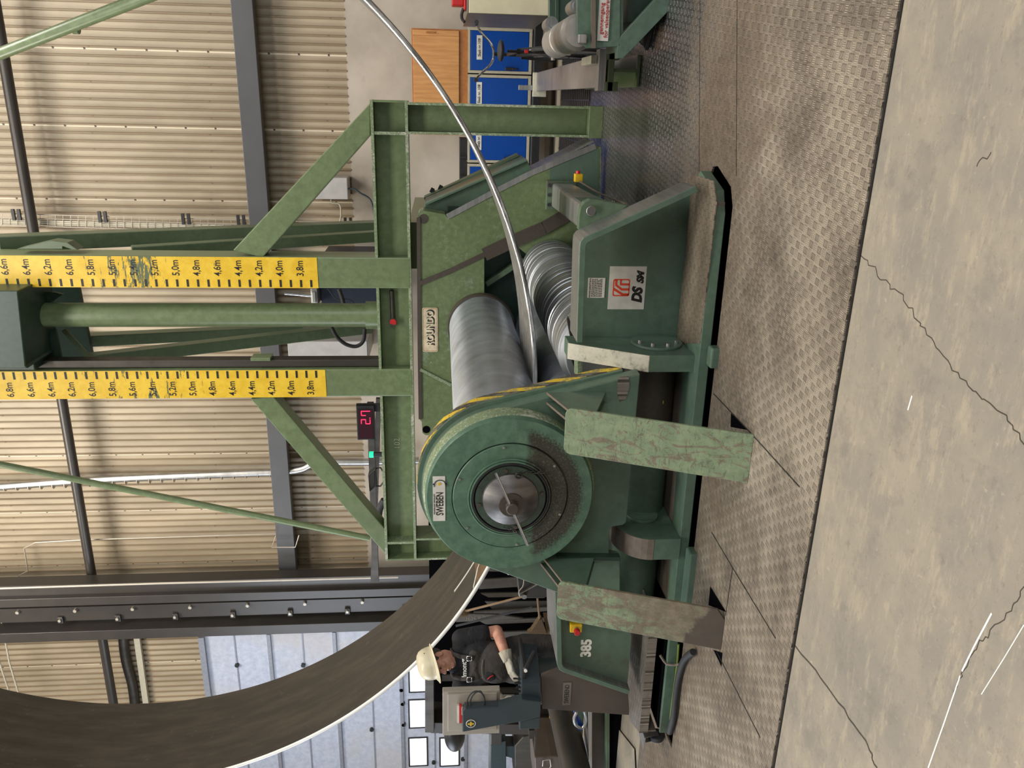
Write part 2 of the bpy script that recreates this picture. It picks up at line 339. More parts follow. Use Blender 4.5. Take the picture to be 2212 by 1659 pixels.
M['glove'] = cloth('off_white_work_glove', srgb(176, 168, 150), srgb(208, 202, 186), 0.8)
M['helmet'] = plain('cream_helmet_shell', srgb(222, 212, 182), 0.32, 0, 0.05, 12)
M['hair'] = plain('grey_brown_hair', srgb(74, 64, 56), 0.8, 0, 0.2, 80)
M['boot'] = plain('black_boot_leather', (0.02, 0.018, 0.017), 0.5)
def mk_hazard():
    t = NT('hazard_striping'); p = t.co(); s = t.sep(p)
    w = t.math('ADD', t.math('MULTIPLY', s[0], 3.0), t.math('ADD', t.math('MULTIPLY', s[2], -3.4), t.math('MULTIPLY', s[1], 9.0)))
    st = t.math('GREATER_THAN', t.math('FRACT', w), 0.5)
    c = t.mix(st, (0.07, 0.06, 0.05), srgb(224, 190, 50))
    c = t.mix(t.math('MULTIPLY', t.ramp(t.noise(p, 13, 6, 0.8), 0.48, 0.54), 0.75), c, (0.2, 0.2, 0.15))
    return t.fin(c, 0.5)
M['hazard'] = mk_hazard()
def mk_disc():
    t = NT('greasy_green_disc_paint'); p = t.co(); s = t.sep(p)
    f = t.noise(p, 17, 6, 0.65); sp = t.noise(p, 90, 3, 0.8)
    c = t.mix(t.ramp(f, 0.3, 0.75), srgb(76, 104, 86), srgb(96, 126, 104))
    dx = t.math('ADD', s[0], 2.195); dz = t.math('SUBTRACT', s[2], 1.175)
    r = t.math('SQRT', t.math('ADD', t.math('MULTIPLY', dx, dx), t.math('MULTIPLY', dz, dz)))
    ang = t.math('ADD', t.math('MULTIPLY', dx, -0.05), t.math('MULTIPLY', dz, 1.0))
    m1 = t.ramp(t.math('ADD', ang, t.math('MULTIPLY', t.math('SUBTRACT', f, 0.5), 0.12)), -0.085, -0.15)
    m2 = t.ramp(t.math('ADD', r, t.math('MULTIPLY', t.math('SUBTRACT', sp, 0.5), 0.16)), 0.45, 0.40)
    m3 = t.ramp(t.math('ADD', r, t.math('MULTIPLY', t.math('SUBTRACT', f, 0.5), 0.05)), 0.19, 0.21)
    mk = t.math('MULTIPLY', t.math('MULTIPLY', m1, m2), 0.93)
    c = t.mix(mk, c, t.mix(t.ramp(sp, 0.5, 0.65), (0.033, 0.027, 0.02), (0.1, 0.09, 0.06)))
    c = t.mix(t.math('MULTIPLY', t.ramp(t.noise(p, 60, 4, 0.8), 0.64, 0.70), 0.6), c, (0.05, 0.045, 0.035))
    c = t.mix(t.math('MULTIPLY', t.ramp(t.noise(p, 30, 6, 0.8, 1.5), 0.7, 0.72), 0.7), c, (0.35, 0.42, 0.36))
    return t.fin(c, 0.42)
M['disc'] = mk_disc()
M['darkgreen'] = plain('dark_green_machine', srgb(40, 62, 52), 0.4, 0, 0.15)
M['teal'] = plain('dark_teal_machine', srgb(34, 52, 56), 0.4, 0, 0.1)
M['chrome'] = plain('polished_rod', (0.7, 0.7, 0.72), 0.18, 1.0, 0.05)

# ------------------------------------------------------------------ mesh helpers
WLOC = {}
def B(): return bmesh.new()
def obj(name, bm, mat, parent=None, bevel=0.0, smooth=False, label=None, flip=True):
    if flip and len(bm.faces): bmesh.ops.recalc_face_normals(bm, faces=bm.faces)
    me = bpy.data.meshes.new(name)
    vs = [v.co for v in bm.verts]
    c = Vector([(min(v[i] for v in vs) + max(v[i] for v in vs)) / 2 for i in range(3)])
    for v in bm.verts: v.co -= c
    bm.to_mesh(me); bm.free()
    for mm in (mat if isinstance(mat, (list, tuple)) else [mat]): me.materials.append(mm)
    o = bpy.data.objects.new(name, me); COL.objects.link(o)
    WLOC[o.name] = c.copy()
    if parent is not None:
        o.parent = parent; o.location = c - WLOC[parent.name]
    else: o.location = c
    if smooth:
        for p in me.polygons: p.use_smooth = True
        if smooth != 'all':
            me.set_sharp_from_angle(angle=radians(35))
    if bevel:
        b = o.modifiers.new('bevel', 'BEVEL'); b.width = bevel; b.segments = 2; b.limit_method = 'ANGLE'; b.angle_limit = radians(40)
    if label: o['label'] = label
    return o
def thing(name, label, cat, loc=(0, 0, 0), group=None):
    o = bpy.data.objects.new(name, None); COL.objects.link(o); o.location = loc; o.empty_display_size = 0.1
    WLOC[o.name] = Vector(loc); o['label'] = label; o['category'] = cat
    if group: o['group'] = group
    return o
def tag(o, label, cat, group=None, kind=None):
    o['label'] = label; o['category'] = cat
    if group: o['group'] = group
    if kind: o['kind'] = kind
    return o
def struct(name, bm, mat, label=None, **kw):
    o = obj(name, bm, mat, None, **kw); o['kind'] = 'structure'
    if label: o['label'] = label
    return o
def dup(root, delta, label=None):
    r = root.copy(); COL.objects.link(r); r.location = root.location + Vector(delta)
    if label: r['label'] = label
    for ch in root.children:
        c = ch.copy(); COL.objects.link(c); c.parent = r
        for g in ch.children:
            d = g.copy(); COL.objects.link(d); d.parent = c
    return r
def bx(bm, x0, x1, y0, y1, z0, z1):
    vs = [bm.verts.new((x, y, z)) for x in (x0, x1) for y in (y0, y1) for z in (z0, z1)]
    for f in ((0, 1, 3, 2), (4, 6, 7, 5), (0, 4, 5, 1), (2, 3, 7, 6), (0, 2, 6, 4), (1, 5, 7, 3)):
        bm.faces.new([vs[i] for i in f])
    return bm
def prism(bm, pts, vec):
    vec = Vector(vec); a = [bm.verts.new(Vector(p)) for p in pts]; b = [bm.verts.new(Vector(p) + vec) for p in pts]
    n = len(pts); bm.faces.new(a); bm.faces.new(b[::-1])
    for i in range(n): bm.faces.new((a[i], b[i], b[(i + 1) % n], a[(i + 1) % n]))
    return bm
def pp(bm, px, Y, dep): return prism(bm, [at(x, y, Y=Y) for x, y in px], (0, dep, 0))
def holed(bm, outer, holes, vec):
    loops = [outer] + holes; tris = tessellate_polygon([[Vector(p) for p in l] for l in loops])
    flat = [Vector(p) for l in loops for p in l]; vec = Vector(vec)
    a = [bm.verts.new(p) for p in flat]; b = [bm.verts.new(p + vec) for p in flat]
    for t in tris:
        try: bm.faces.new([a[i] for i in t]); bm.faces.new([b[i] for i in t][::-1])
        except ValueError: pass
    k = 0
    for l in loops:
        n = len(l)
        for i in range(n):
            j = k + i; q = k + (i + 1) % n
            bm.faces.new((a[j], b[j], b[q], a[q]))
        k += n
    return bm
def frame(d):
    d = d.normalized(); u = Vector((0, 0, 1)) if abs(d.z) < 0.9 else Vector((0, 1, 0))
    a = d.cross(u).normalized(); return a, a.cross(d).normalized()
def cyl(bm, p0, p1, r0, r1=None, n=24, cap=True):
    p0, p1 = Vector(p0), Vector(p1); r1 = r0 if r1 is None else r1; a, b = frame(p1 - p0)
    A = [bm.verts.new(p0 + (a * cos(2 * pi * i / n) + b * sin(2 * pi * i / n)) * r0) for i in range(n)]
    C = [bm.verts.new(p1 + (a * cos(2 * pi * i / n) + b * sin(2 * pi * i / n)) * r1) for i in range(n)]
    for i in range(n): bm.faces.new((A[i], A[(i + 1) % n], C[(i + 1) % n], C[i]))
    if cap: bm.faces.new(A[::-1]); bm.faces.new(C)
    return bm
def lathe(bm, c, prof, n=64, axis=(0, 1, 0)):
    c = Vector(c); ax = Vector(axis).normalized(); a, b = frame(ax); rings = []
    for r, t in prof:
        if r < 1e-5: rings.append([bm.verts.new(c + ax * t)])
        else: rings.append([bm.verts.new(c + ax * t + (a * cos(2 * pi * i / n) + b * sin(2 * pi * i / n)) * r) for i in range(n)])
    for R0, R1 in zip(rings, rings[1:]):
        for i in range(n):
            q = (i + 1) % n
            if len(R0) == 1 and len(R1) == 1: continue
            if len(R0) == 1: bm.faces.new((R0[0], R1[i], R1[q]))
            elif len(R1) == 1: bm.faces.new((R0[i], R1[0], R0[q]))
            else: bm.faces.new((R0[i], R1[i], R1[q], R0[q]))
    return bm
def tube(bm, pts, r, n=10, sm=True):
    P = [Vector(p) for p in pts]
    if sm and len(P) > 2:
        Q = []
        for i in range(len(P) - 1):
            p0 = P[max(i - 1, 0)]; p1 = P[i]; p2 = P[i + 1]; p3 = P[min(i + 2, len(P) - 1)]
            for k in range(6):
                t = k / 6; Q.append(0.5 * ((2 * p1) + (p2 - p0) * t + (2 * p0 - 5 * p1 + 4 * p2 - p3) * t * t + (3 * p1 - p0 - 3 * p2 + p3) * t ** 3))
        P = Q + [P[-1]]
    a, b = frame(P[1] - P[0]); prev = None
    for i, p in enumerate(P):
        d = (P[min(i + 1, len(P) - 1)] - P[max(i - 1, 0)]).normalized()
        a = (a - d * a.dot(d)).normalized(); b = d.cross(a)
        rr = r[i] if isinstance(r, list) and len(r) == len(P) else (r if not isinstance(r, list) else r[0])
        ring = [bm.verts.new(p + (a * cos(2 * pi * k / n) + b * sin(2 * pi * k / n)) * rr) for k in range(n)]
        if prev:
            for k in range(n): bm.faces.new((prev[k], prev[(k + 1) % n], ring[(k + 1) % n], ring[k]))
        else: bm.faces.new(ring[::-1])
        prev = ring
    bm.faces.new(prev)
    return bm
def bar(bm, p0, p1, w, h, side=(0, 1, 0)):
    p0, p1 = Vector(p0), Vector(p1); d = (p1 - p0).normalized(); s = Vector(side); s = (s - d * s.dot(d)).normalized(); u = d.cross(s)
    vs = [bm.verts.new(p + s * (sx * w / 2) + u * (sy * h / 2)) for p in (p0, p1) for sx, sy in ((-1, -1), (1, -1), (1, 1), (-1, 1))]
    for f in ((0, 1, 2, 3), (7, 6, 5, 4), (0, 4, 5, 1), (1, 5, 6, 2), (2, 6, 7, 3), (3, 7, 4, 0)): bm.faces.new([vs[i] for i in f])
    return bm
def ell(bm, c, r, rot=None, seg=20, rings=14):
    mt = Matrix.Translation(Vector(c)) @ (rot.to_4x4() if rot else Matrix.Identity(4)) @ Matrix.Diagonal((*r, 1))
    bmesh.ops.create_uvsphere(bm, u_segments=seg, v_segments=rings, radius=1, matrix=mt); return bm
def cap(bm, p0, p1, r0, r1, n=16):
    cyl(bm, p0, p1, r0, r1, n); ell(bm, p0, (r0,) * 3, seg=n, rings=8); ell(bm, p1, (r1,) * 3, seg=n, rings=8); return bm
def rrect(w, h, r, n=5):
    out = []
    for cx_, cy_, a0 in ((w / 2 - r, h / 2 - r, 0), (-w / 2 + r, h / 2 - r, 90), (-w / 2 + r, -h / 2 + r, 180), (w / 2 - r, -h / 2 + r, 270)):
        for i in range(n + 1):
            a = radians(a0 + 90 * i / n); out.append((cx_ + r * cos(a), cy_ + r * sin(a)))
    return out
def hull(pts):
    pts = sorted(set((round(x, 5), round(y, 5)) for x, y in pts))
    def half(ps):
        o = []
        for p in ps:
            while len(o) > 1 and (o[-1][0] - o[-2][0]) * (p[1] - o[-2][1]) - (o[-1][1] - o[-2][1]) * (p[0] - o[-2][0]) <= 0: o.pop()
            o.append(p)
        return o
    a = half(pts); b = half(pts[::-1]); return a[:-1] + b[:-1]
def text(name, body, mat, parent, loc, size, facing=(0, -1, 0), right=(1, 0, 0), sx=1.0, bold=0.0, align='CENTER', shear=0.0, depth=0.0015):
    cu = bpy.data.curves.new(name, 'FONT'); cu.body = body; cu.size = size; cu.align_x = align; cu.align_y = 'CENTER'
    cu.extrude = depth / 2; cu.offset = bold; cu.shear = shear; cu.resolution_u = 3
    o = bpy.data.objects.new(name + '_tmp', cu); COL.objects.link(o)
    bpy.context.view_layer.update()
    me = bpy.data.meshes.new_from_object(o.evaluated_get(bpy.context.evaluated_depsgraph_get()))
    bpy.data.objects.remove(o)
    bm = B(); bm.from_mesh(me); bpy.data.meshes.remove(me)
    n = Vector(facing).normalized(); r = Vector(right).normalized(); u = n.cross(r)
    for v in bm.verts:
        c = v.co.copy(); v.co = Vector(loc) + r * (c.x * sx) + u * c.y + n * c.z
    return obj(name, bm, mat, parent, flip=False)
FY = Vector((0, -1, 0))

# ------------------------------------------------------------------ the hall
WY = 12.6
PIT = [(-4.35, 4.25), (0.05, 4.25), (0.05, 8.0), (-4.35, 8.0)]
def floorpoly(name, outer, holes, mat, top, th, label=None):
    bm = holed(B(), [(x, y, top) for x, y in outer], [[(x, y, top) for x, y in h] for h in holes], (0, 0, -th))
    return struct(name, bm, mat, label)
pitc = [(-4.5, 3.6), (0.0, 3.6), (0.0, 8.0), (-4.5, 8.0)]
floorpoly('floor', [(-26, -8), (14, -8), (14, WY + 0.3), (-26, WY + 0.3)], [pitc], M['concrete'], -0.006, 0.2, 'worn pale concrete hall floor')
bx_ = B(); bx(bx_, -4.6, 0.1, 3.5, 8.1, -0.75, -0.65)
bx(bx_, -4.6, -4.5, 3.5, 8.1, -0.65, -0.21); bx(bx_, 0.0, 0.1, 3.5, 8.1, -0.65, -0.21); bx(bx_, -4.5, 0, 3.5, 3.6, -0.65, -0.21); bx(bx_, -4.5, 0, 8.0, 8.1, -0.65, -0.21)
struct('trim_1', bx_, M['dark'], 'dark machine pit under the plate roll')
def fz(x, y): p = at(x, y, Z=0.0); return (p.x, p.y)
near = [fz(1905, 0), fz(1770, 750), fz(1640, 1659)]
ye = 2.9
h1 = [fz(1582, 893), fz(1581, 922), fz(1619, 929)]
h2 = [fz(1537, 1267), fz(1533, 1307), fz(1571, 1322)]
h3 = [fz(1544, 1404), fz(1561, 1440), fz(1563, 1410)]
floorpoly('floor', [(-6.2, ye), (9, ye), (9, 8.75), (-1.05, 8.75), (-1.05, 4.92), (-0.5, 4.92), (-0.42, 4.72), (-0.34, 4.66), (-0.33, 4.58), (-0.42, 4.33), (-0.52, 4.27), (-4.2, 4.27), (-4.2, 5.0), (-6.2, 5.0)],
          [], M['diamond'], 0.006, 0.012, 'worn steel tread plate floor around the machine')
bmt = B()
for h in (h1, h2, h3): prism(bmt, [(x, y, 0.0065) for x, y in h], (0, 0, 0.0012))
struct('trim_2', bmt, M['dark'], 'open cut-outs in the tread plate')
bmt = B()
def strip(bm, pxs, w, z=0.0075, h=0.0008):
    P = [at(x, y, Z=z) for x, y in pxs]
    for a, b in zip(P, P[1:]): bar(bm, a, b, w, h, side=(b - a).cross(Vector((0, 0, 1))))
strip(bmt, [(1541, 850), (1622, 936), (1727, 1052)], 0.006)
strip(bmt, [(1537, 1150), (1582, 1226), (1675, 1379)], 0.006)
strip(bmt, [(1582, 1228), (1567, 1330)], 0.005)
strip(bmt, [(1548, 1408), (1642, 1594)], 0.006)
strip(bmt, [(1590, 380), (1592, 0)], 0.004)
strip(bmt, [(1510, 370), (1512, 0)], 0.004)
struct('trim_3', bmt, M['ink'], 'joints between the tread plates')
bmt = B()
def crack(bm, pxs, w, jit=5, n=6):
    rnd = random.Random(int(pxs[0][0])); Q = []
    for (a, b), (c, d) in zip(pxs, pxs[1:]):
        for k in range(n):
            t = k / n; Q.append((a + (c - a) * t + rnd.uniform(-jit, jit), b + (d - b) * t + rnd.uniform(-jit, jit)))
    Q.append(pxs[-1]); strip(bm, Q, w, -0.0055)
crack(bmt, [(1822, 520), (1868, 560), (1905, 600), (1950, 640), (1985, 700), (2020, 740), (2060, 800), (2110, 850), (2170, 900), (2212, 960)], 0.0035)
crack(bmt, [(1684, 1350), (1720, 1395), (1800, 1500), (1868, 1600), (1895, 1659)], 0.008, 3)
crack(bmt, [(2212, 1270), (2180, 1320), (2135, 1370), (2110, 1390), (2085, 1440), (2060, 1500)], 0.003)
crack(bmt, [(2140, 330), (2110, 360)], 0.003)
struct('trim_4', bmt, M['grime'], 'cracks in the concrete floor')
bmt = B()
strip(bmt, [(2142, 1325), (2105, 1395), (2078, 1450)], 0.006, -0.0054); strip(bmt, [(2074, 1460), (2040, 1560), (2005, 1659)], 0.005, -0.0054)
strip(bmt, [(2212, 1350), (2170, 1420), (2120, 1500)], 0.003, -0.0054); strip(bmt, [(1961, 886), (1970, 855)], 0.006, -0.0054)
struct('trim_5', bmt, M['whitepaint'], 'white scrape marks on the concrete floor')
# concrete edge strip
bmt = B(); prism(bmt, [(-6.2, ye - 0.012, -0.004), (9, ye - 0.012, -0.004), (9, ye, -0.004), (-6.2, ye, -0.004)], (0, 0, 0.003))
struct('trim_6', bmt, M['ink'], 'gap along the front edge of the tread plates')
# corrugated siding
def siding(x0, x1, z0, z1):
    bm = B(); x = x0; P = []
    while x < x1:
        P += [(x, WY), (x + 0.078, WY), (x + 0.088, WY - 0.032), (x + 0.105, WY - 0.032)]; x += 0.115
    P.append((x, WY))
    lo = [bm.verts.new((a, b, z0)) for a, b in P]; hi = [bm.verts.new((a, b, z1)) for a, b in P]
    for i in range(len(P) - 1): bm.faces.new((lo[i], lo[i + 1], hi[i + 1], hi[i]))
    return bm
ZS = 2.9
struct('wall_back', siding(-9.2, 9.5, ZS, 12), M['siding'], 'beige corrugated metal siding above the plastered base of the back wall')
DX0 = -9.2
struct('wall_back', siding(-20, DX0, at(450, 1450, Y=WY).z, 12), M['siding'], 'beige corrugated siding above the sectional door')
bm = B(); bx(bm, DX0, 9.5, WY - 0.02, WY + 0.25, -0.3, ZS)
struct('wall_back', bm, M['wall'], 'pale plastered base of the back wall')
bm = B(); bx(bm, DX0, 9.5, WY + 0.01, WY + 0.25, ZS, 12); bx(bm, -20, DX0, WY + 0.06, WY + 0.25, -0.3, 12)
struct('wall_back', bm, M['wall'], 'wall core behind the siding')
# horizontal beams on the wall
zb = at(497, 0, Y=12.25).z; zb2 = at(545, 0, Y=12.25).z
bm = B(); bx(bm, -7.8, 9.5, 12.25, 12.4, zb2, zb); bx(bm, -7.8, 9.5, 12.4, 12.56, zb2 + 0.04, zb - 0.04)
struct('trim_7', bm, M['beam'], 'dark grey horizontal rail across the siding', bevel=0.008)
p0 = at(10, 50, Y=12.2); p1 = at(242, 1500, Y=12.2)
bm = B(); zz = (at(140, 800, Y=12.2).z)
cyl(bm, (9.5, 12.2, at(-5, 0, Y=12.2).z), (-14, 12.2, at(255, 1590, Y=12.2).z), 0.075, n=20)
tag(obj('wind_brace_tube', bm, M['column'], smooth=True), 'long dark grey round tube crossing the upper siding', 'tube')
# column
colm = thing('steel_column', 'tall brown-grey built-up steel column with bolted middle plate', 'column', (-8.3, 11.9, 0))
cxs = [at(300, yy, Y=11.8).x for yy in (1258, 1282, 1297, 1311, 1340, 1352, 1372)]
bm = B(); bx(bm, cxs[1] , cxs[0], 11.8, 12.06, 0, 11); obj('side_web', bm, M['column'], colm)
bm = B(); bx(bm, cxs[2], cxs[1] + 0.02, 11.7, 12.06, 0, 11); obj('flange', bm, M['column'], colm, bevel=0.006)
bm = B(); bx(bm, cxs[6], cxs[5], 11.7, 12.06, 0, 11); obj('flange', bm, M['column'], colm, bevel=0.006)
bm = B(); bx(bm, cxs[4], cxs[3], 11.85, 11.9, 0, 11); obj('middle_plate', bm, M['column'], colm)
bm = B(); bx(bm, cxs[5], cxs[2], 12.0, 12.06, 0, 11); obj('back_web', bm, M['ink'], colm)
for i in range(9):
    px = 38 + 124 * i
    q = at(px, 1318 - px * 0.045, Y=11.84); bm = B(); cyl(bm, (cxs[3] - 0.05, 11.85, q.z), (cxs[3] - 0.05, 11.80, q.z), 0.028, n=10); obj('bolt', bm, M['alu'], colm)
    q = at(px + 92, 1330 - px * 0.045, Y=11.84); bm = B(); bx(bm, cxs[4] - 0.02, cxs[4] + 0.1, 11.8, 11.84, q.z - 0.045, q.z + 0.045)
    lg = obj('cleat', bm, M['column'], colm, bevel=0.01); bm = B(); cyl(bm, (cxs[4] + 0.05, 11.80, q.z), (cxs[4] + 0.05, 11.77, q.z), 0.024, n=10); obj('bolt', bm, M['alu'], lg)
bm = B(); tube(bm, [at(0, 1271, Y=11.6), at(350, 1260, Y=11.6), at(860, 1247, Y=11.6)], 0.018, sm=False)
tag(obj('conduit', bm, M['alu'], smooth=True), 'pale conduit running up the front of the brown steel column', 'pipe')
# spiral duct
bm = B(); pts = [(-60, 1056), (200, 1037), (520, 1023), (600, 1020), (650, 1014), (690, 1000), (800, 998), (905, 995)]
tube(bm, [at(x, y, Y=12.35) for x, y in pts], 0.062, 16)
dct = tag(obj('spiral_duct', bm, M['galv'], smooth=True), 'galvanised spiral duct running down the siding', 'duct')
for i in range(24):
    x = 12 + i * 26; y = 1053 - x * 0.053; c = at(x, y, Y=12.35)
    bm = B(); cyl(bm, c + Vector((0, 0, 0.004)), c - Vector((0, 0, 0.004)), 0.066, n=18); obj('duct_seam', bm, M['alu'], dct)
# small conduit on siding left
bm = B(); tube(bm, [at(x, y, Y=12.4) for x, y in ((0, 1262), (20, 1256), (60, 1233), (52, 1184), (76, 1172), (180, 1166), (340, 1161), (560, 1154), (600, 1153))], 0.011, 8, sm=False)
tag(obj('conduit', bm, M['alu'], smooth=True), 'thin bent conduit on the siding beside the steel column', 'pipe')
bm = B(); tube(bm, [at(x, y, Y=12.1) for x, y in ((596, 1157), (587, 1182), (638, 1182), (646, 1156))], 0.01, 8, sm=False)
tag(obj('wall_bracket', bm, M['alu'], smooth=True), 'thin bent rod bracket under the dark rail', 'bracket')
# cable tray
tr = thing('cable_tray', 'wire mesh cable tray running down the siding with pale cables', 'cable tray', at(400, 478, Y=12.3))
for yy in (461, 470, 487):
    bm = B(); tube(bm, [at(0, yy, Y=12.35), at(560, yy + 15, Y=12.35)], 0.006, 6, sm=False); tube(bm, [at(630, yy + 17, Y=12.35), at(768, yy + 20, Y=12.35)], 0.006, 6, sm=False); obj('wire_rail', bm, M['alu'], tr)
bm = B()
for i in range(46):
    x = 4 + i * 16.5
    if 560 < x < 630: continue
    bar(bm, at(x, 461 + x * 0.025, Y=12.36), at(x, 488 + x * 0.025, Y=12.36), 0.006, 0.006)
o = obj('cross_wires', bm, M['alu'], tr); o['kind'] = 'stuff'
for k in range(3):
    bm = B(); tube(bm, [at(0, 475 + 4 * k, Y=12.38), at(260, 481 + 4 * k, Y=12.38), at(530, 488 + 4 * k, Y=12.38)], 0.012, 8); obj('cable', bm, M['lockframe'], tr, smooth=True)
for x in (36, 222, 402, 521, 752):
    c = at(x, 466 + x * 0.025, Y=12.32); bm = B(); bx(bm, c.x - 0.06, c.x + 0.1, c.y - 0.02, c.y + 0.02, c.z - 0.06, c.z - 0.02); bx(bm, c.x - 0.06, c.x + 0.1, c.y - 0.02, c.y + 0.02, c.z + 0.02, c.z + 0.06); obj('clamp', bm, M['black'], tr)
# junction box right
a = at(674, 383, Y=12.2); b = at(752, 431, Y=12.2)
jb = thing('junction_box', 'grey wall box on the siding with green cable below it', 'electrical box', a)
bm = B(); bx(bm, b.x, a.x, 12.2, 12.56, b.z, a.z); obj('box_body', bm, M['box_grey'], jb, bevel=0.01)
bm = B(); tube(bm, [at(x, y, Y=12.25) for x, y in ((752, 408), (765, 408), (780, 418), (797, 428), (805, 445), (812, 480))], 0.014, 8); obj('cable', bm, M['teal'], jb, smooth=True)
bm = B(); tube(bm, [at(x, y, Y=12.3) for x, y in ((715, 431), (718, 438), (734, 442), (736, 470), (728, 487), (700, 488))], 0.012, 8); obj('conduit', bm, M['lockframe'], jb, smooth=True)
# boxes behind tower
a = at(627, 737, Y=11.8); b = at(797, 776, Y=11.8)
cb = thing('electrical_cabinet', 'light grey cabinet on the wall behind the tower', 'cabinet', a)
bm = B(); bx(bm, b.x, a.x, 11.8, 12.6, b.z, a.z); obj('cabinet_body', bm, M['box_grey'], cb, bevel=0.01)
bm = B(); bx(bm, b.x, a.x, 11.78, 11.8, b.z + 0.02, b.z + 0.04 + (a.z - b.z)); obj('door_panel', bm, M['box_grey'], cb, bevel=0.004)
a = at(688, 560, Y=11.5); b = at(800, 662, Y=11.5)
bm = B(); bx(bm, b.x - 0.1, a.x, 11.5, 12.6, b.z - 0.1, a.z)
tag(obj('control_cabinet', bm, M['greenbluebox'], bevel=0.01), 'dark blue cabinet hanging behind the tower cylinder', 'cabinet')
pn = thing('pneumatic_unit', 'chrome valve and rod beside the dark blue cabinet', 'valve', at(676, 630, Y=11.3))
bm = B(); cyl(bm, at(615, 634, Y=11.3), at(672, 639, Y=11.3), 0.022, n=14); obj('piston_rod', bm, M['chrome'], pn, smooth=True)
a = at(672, 622, Y=11.3); b = at(688, 658, Y=11.3); bm = B(); bx(bm, b.x, a.x, 11.25, 11.6, b.z, a.z - 0.0); bx(bm, b.x + 0.05, a.x - 0.04, 11.2, 11.25, b.z + 0.02, a.z - 0.02); obj('valve_body', bm, M['brushed'], pn, bevel=0.006)
# sectional door
dz = at(443, 1365, Y=WY).z
dr = B(); bx(dr, -20, DX0 - 0.05, WY - 0.05, WY, -0.1, dz)
door = struct('door_1', dr, M['doorpanel'], 'pale blue-grey sectional hall door')
rows = [dz - 0.02 - 0.0, ]
pw = at(887, 1510, Y=WY).z
bm = B()
for xx in (519, 590, 662, 733, 804, 868, 938, 1008, 1060):
    z = at(xx, 1480, Y=WY).z; bx(bm, -20, DX0 - 0.05, WY - 0.062, WY - 0.05, z - 0.012, z + 0.012)
obj('panel_joint', bm, M['doorframe'], door)
bm = B()
for xx in (598, 735, 872, 1010): z = at(xx, 1500, Y=WY).z; bx(bm, -20, DX0 - 0.05, WY - 0.09, WY - 0.05, z, z + 0.07)
obj('panel_rail', bm, M['doorframe'], door, bevel=0.008)
for yy, xs in ((1437, (512, 655, 727, 800)), (1584, (585,)), (1520, (732, 870)), (1576, (803,)), (1490, (867,)), (1565, (872,)), (1647, (937,)), (1640, (1000,))):
    for xx in xs:
        c = at(xx, yy, Y=WY - 0.07); bm = B(); cyl(bm, (c.x, WY - 0.05, c.z), (c.x, WY - 0.09, c.z), 0.04, n=12); obj('hinge_cap', bm, M['black'], door, smooth=True)
k = 1
for (xa, xb_, cols) in ((884, 921, (1369, 1432, 1509, 1591)), (951, 989, (1519, 1591))):
    for i, ya in enumerate(cols):
        a = at(xa + 1, ya, Y=WY); b = at(xb_ + 1, ya + 56, Y=WY); w = (a.x - b.x)
        bm = B(); fr = [(b.x, b.z), (a.x, b.z), (a.x, a.z), (b.x, a.z)]
        holed(bm, [(x + (0.03 if x > (a.x + b.x) / 2 else -0.03), WY - 0.062, z + (0.03 if z > (a.z + b.z) / 2 else -0.03)) for x, z in fr], [[(x, WY - 0.062, z) for x, z in fr]], (0, 0.012, 0))
        wn = struct('window_%d' % k, bm, M['black'], 'bright window pane in the sectional door'); k += 1
        bm = B(); bx(bm, b.x, a.x, WY - 0.058, WY - 0.052, b.z, a.z); obj('window_pane', bm, M['daylight'], wn)
bm = B(); z1 = at(443, 1400, Y=WY - 0.1).z; bx(bm, -20, DX0 - 0.05, WY - 0.12, WY - 0.02, z1, z1 + 0.1)
struct('trim_8', bm, M['doorframe'], 'guide rail over the sectional door')
# pipes upper left
bm = B(); tube(bm, [at(x, y, Y=12.48) for x, y in ((265, 1360), (271, 1420), (286, 1480), (293, 1536), (300, 1600))], 0.085, 16)
tag(obj('insulated_pipe', bm, M['darksteel'], smooth=True), 'dark pipe wrapped in foil tape left of the steel column', 'pipe')
bm = B(); a = at(294, 1360, Y=12.52); b = at(322, 1560, Y=12.52); bar(bm, a, b, 0.07, 0.1)
tag(obj('pipe_trunking', bm, M['lockframe']), 'cream square trunking next to the foil wrapped pipe', 'trunking')
bm = B(); tube(bm, [at(x, y, Y=12.0) for x, y in ((0, 1326), (20, 1430), (45, 1515))], 0.014, 8, sm=False); tube(bm, [at(x, y, Y=12.0) for x, y in ((-10, 1400), (5, 1450), (25, 1510))], 0.014, 8, sm=False)
tag(obj('conduit', bm, M['lockframe'], smooth=True), 'pair of thin conduits above the sectional door', 'pipe')
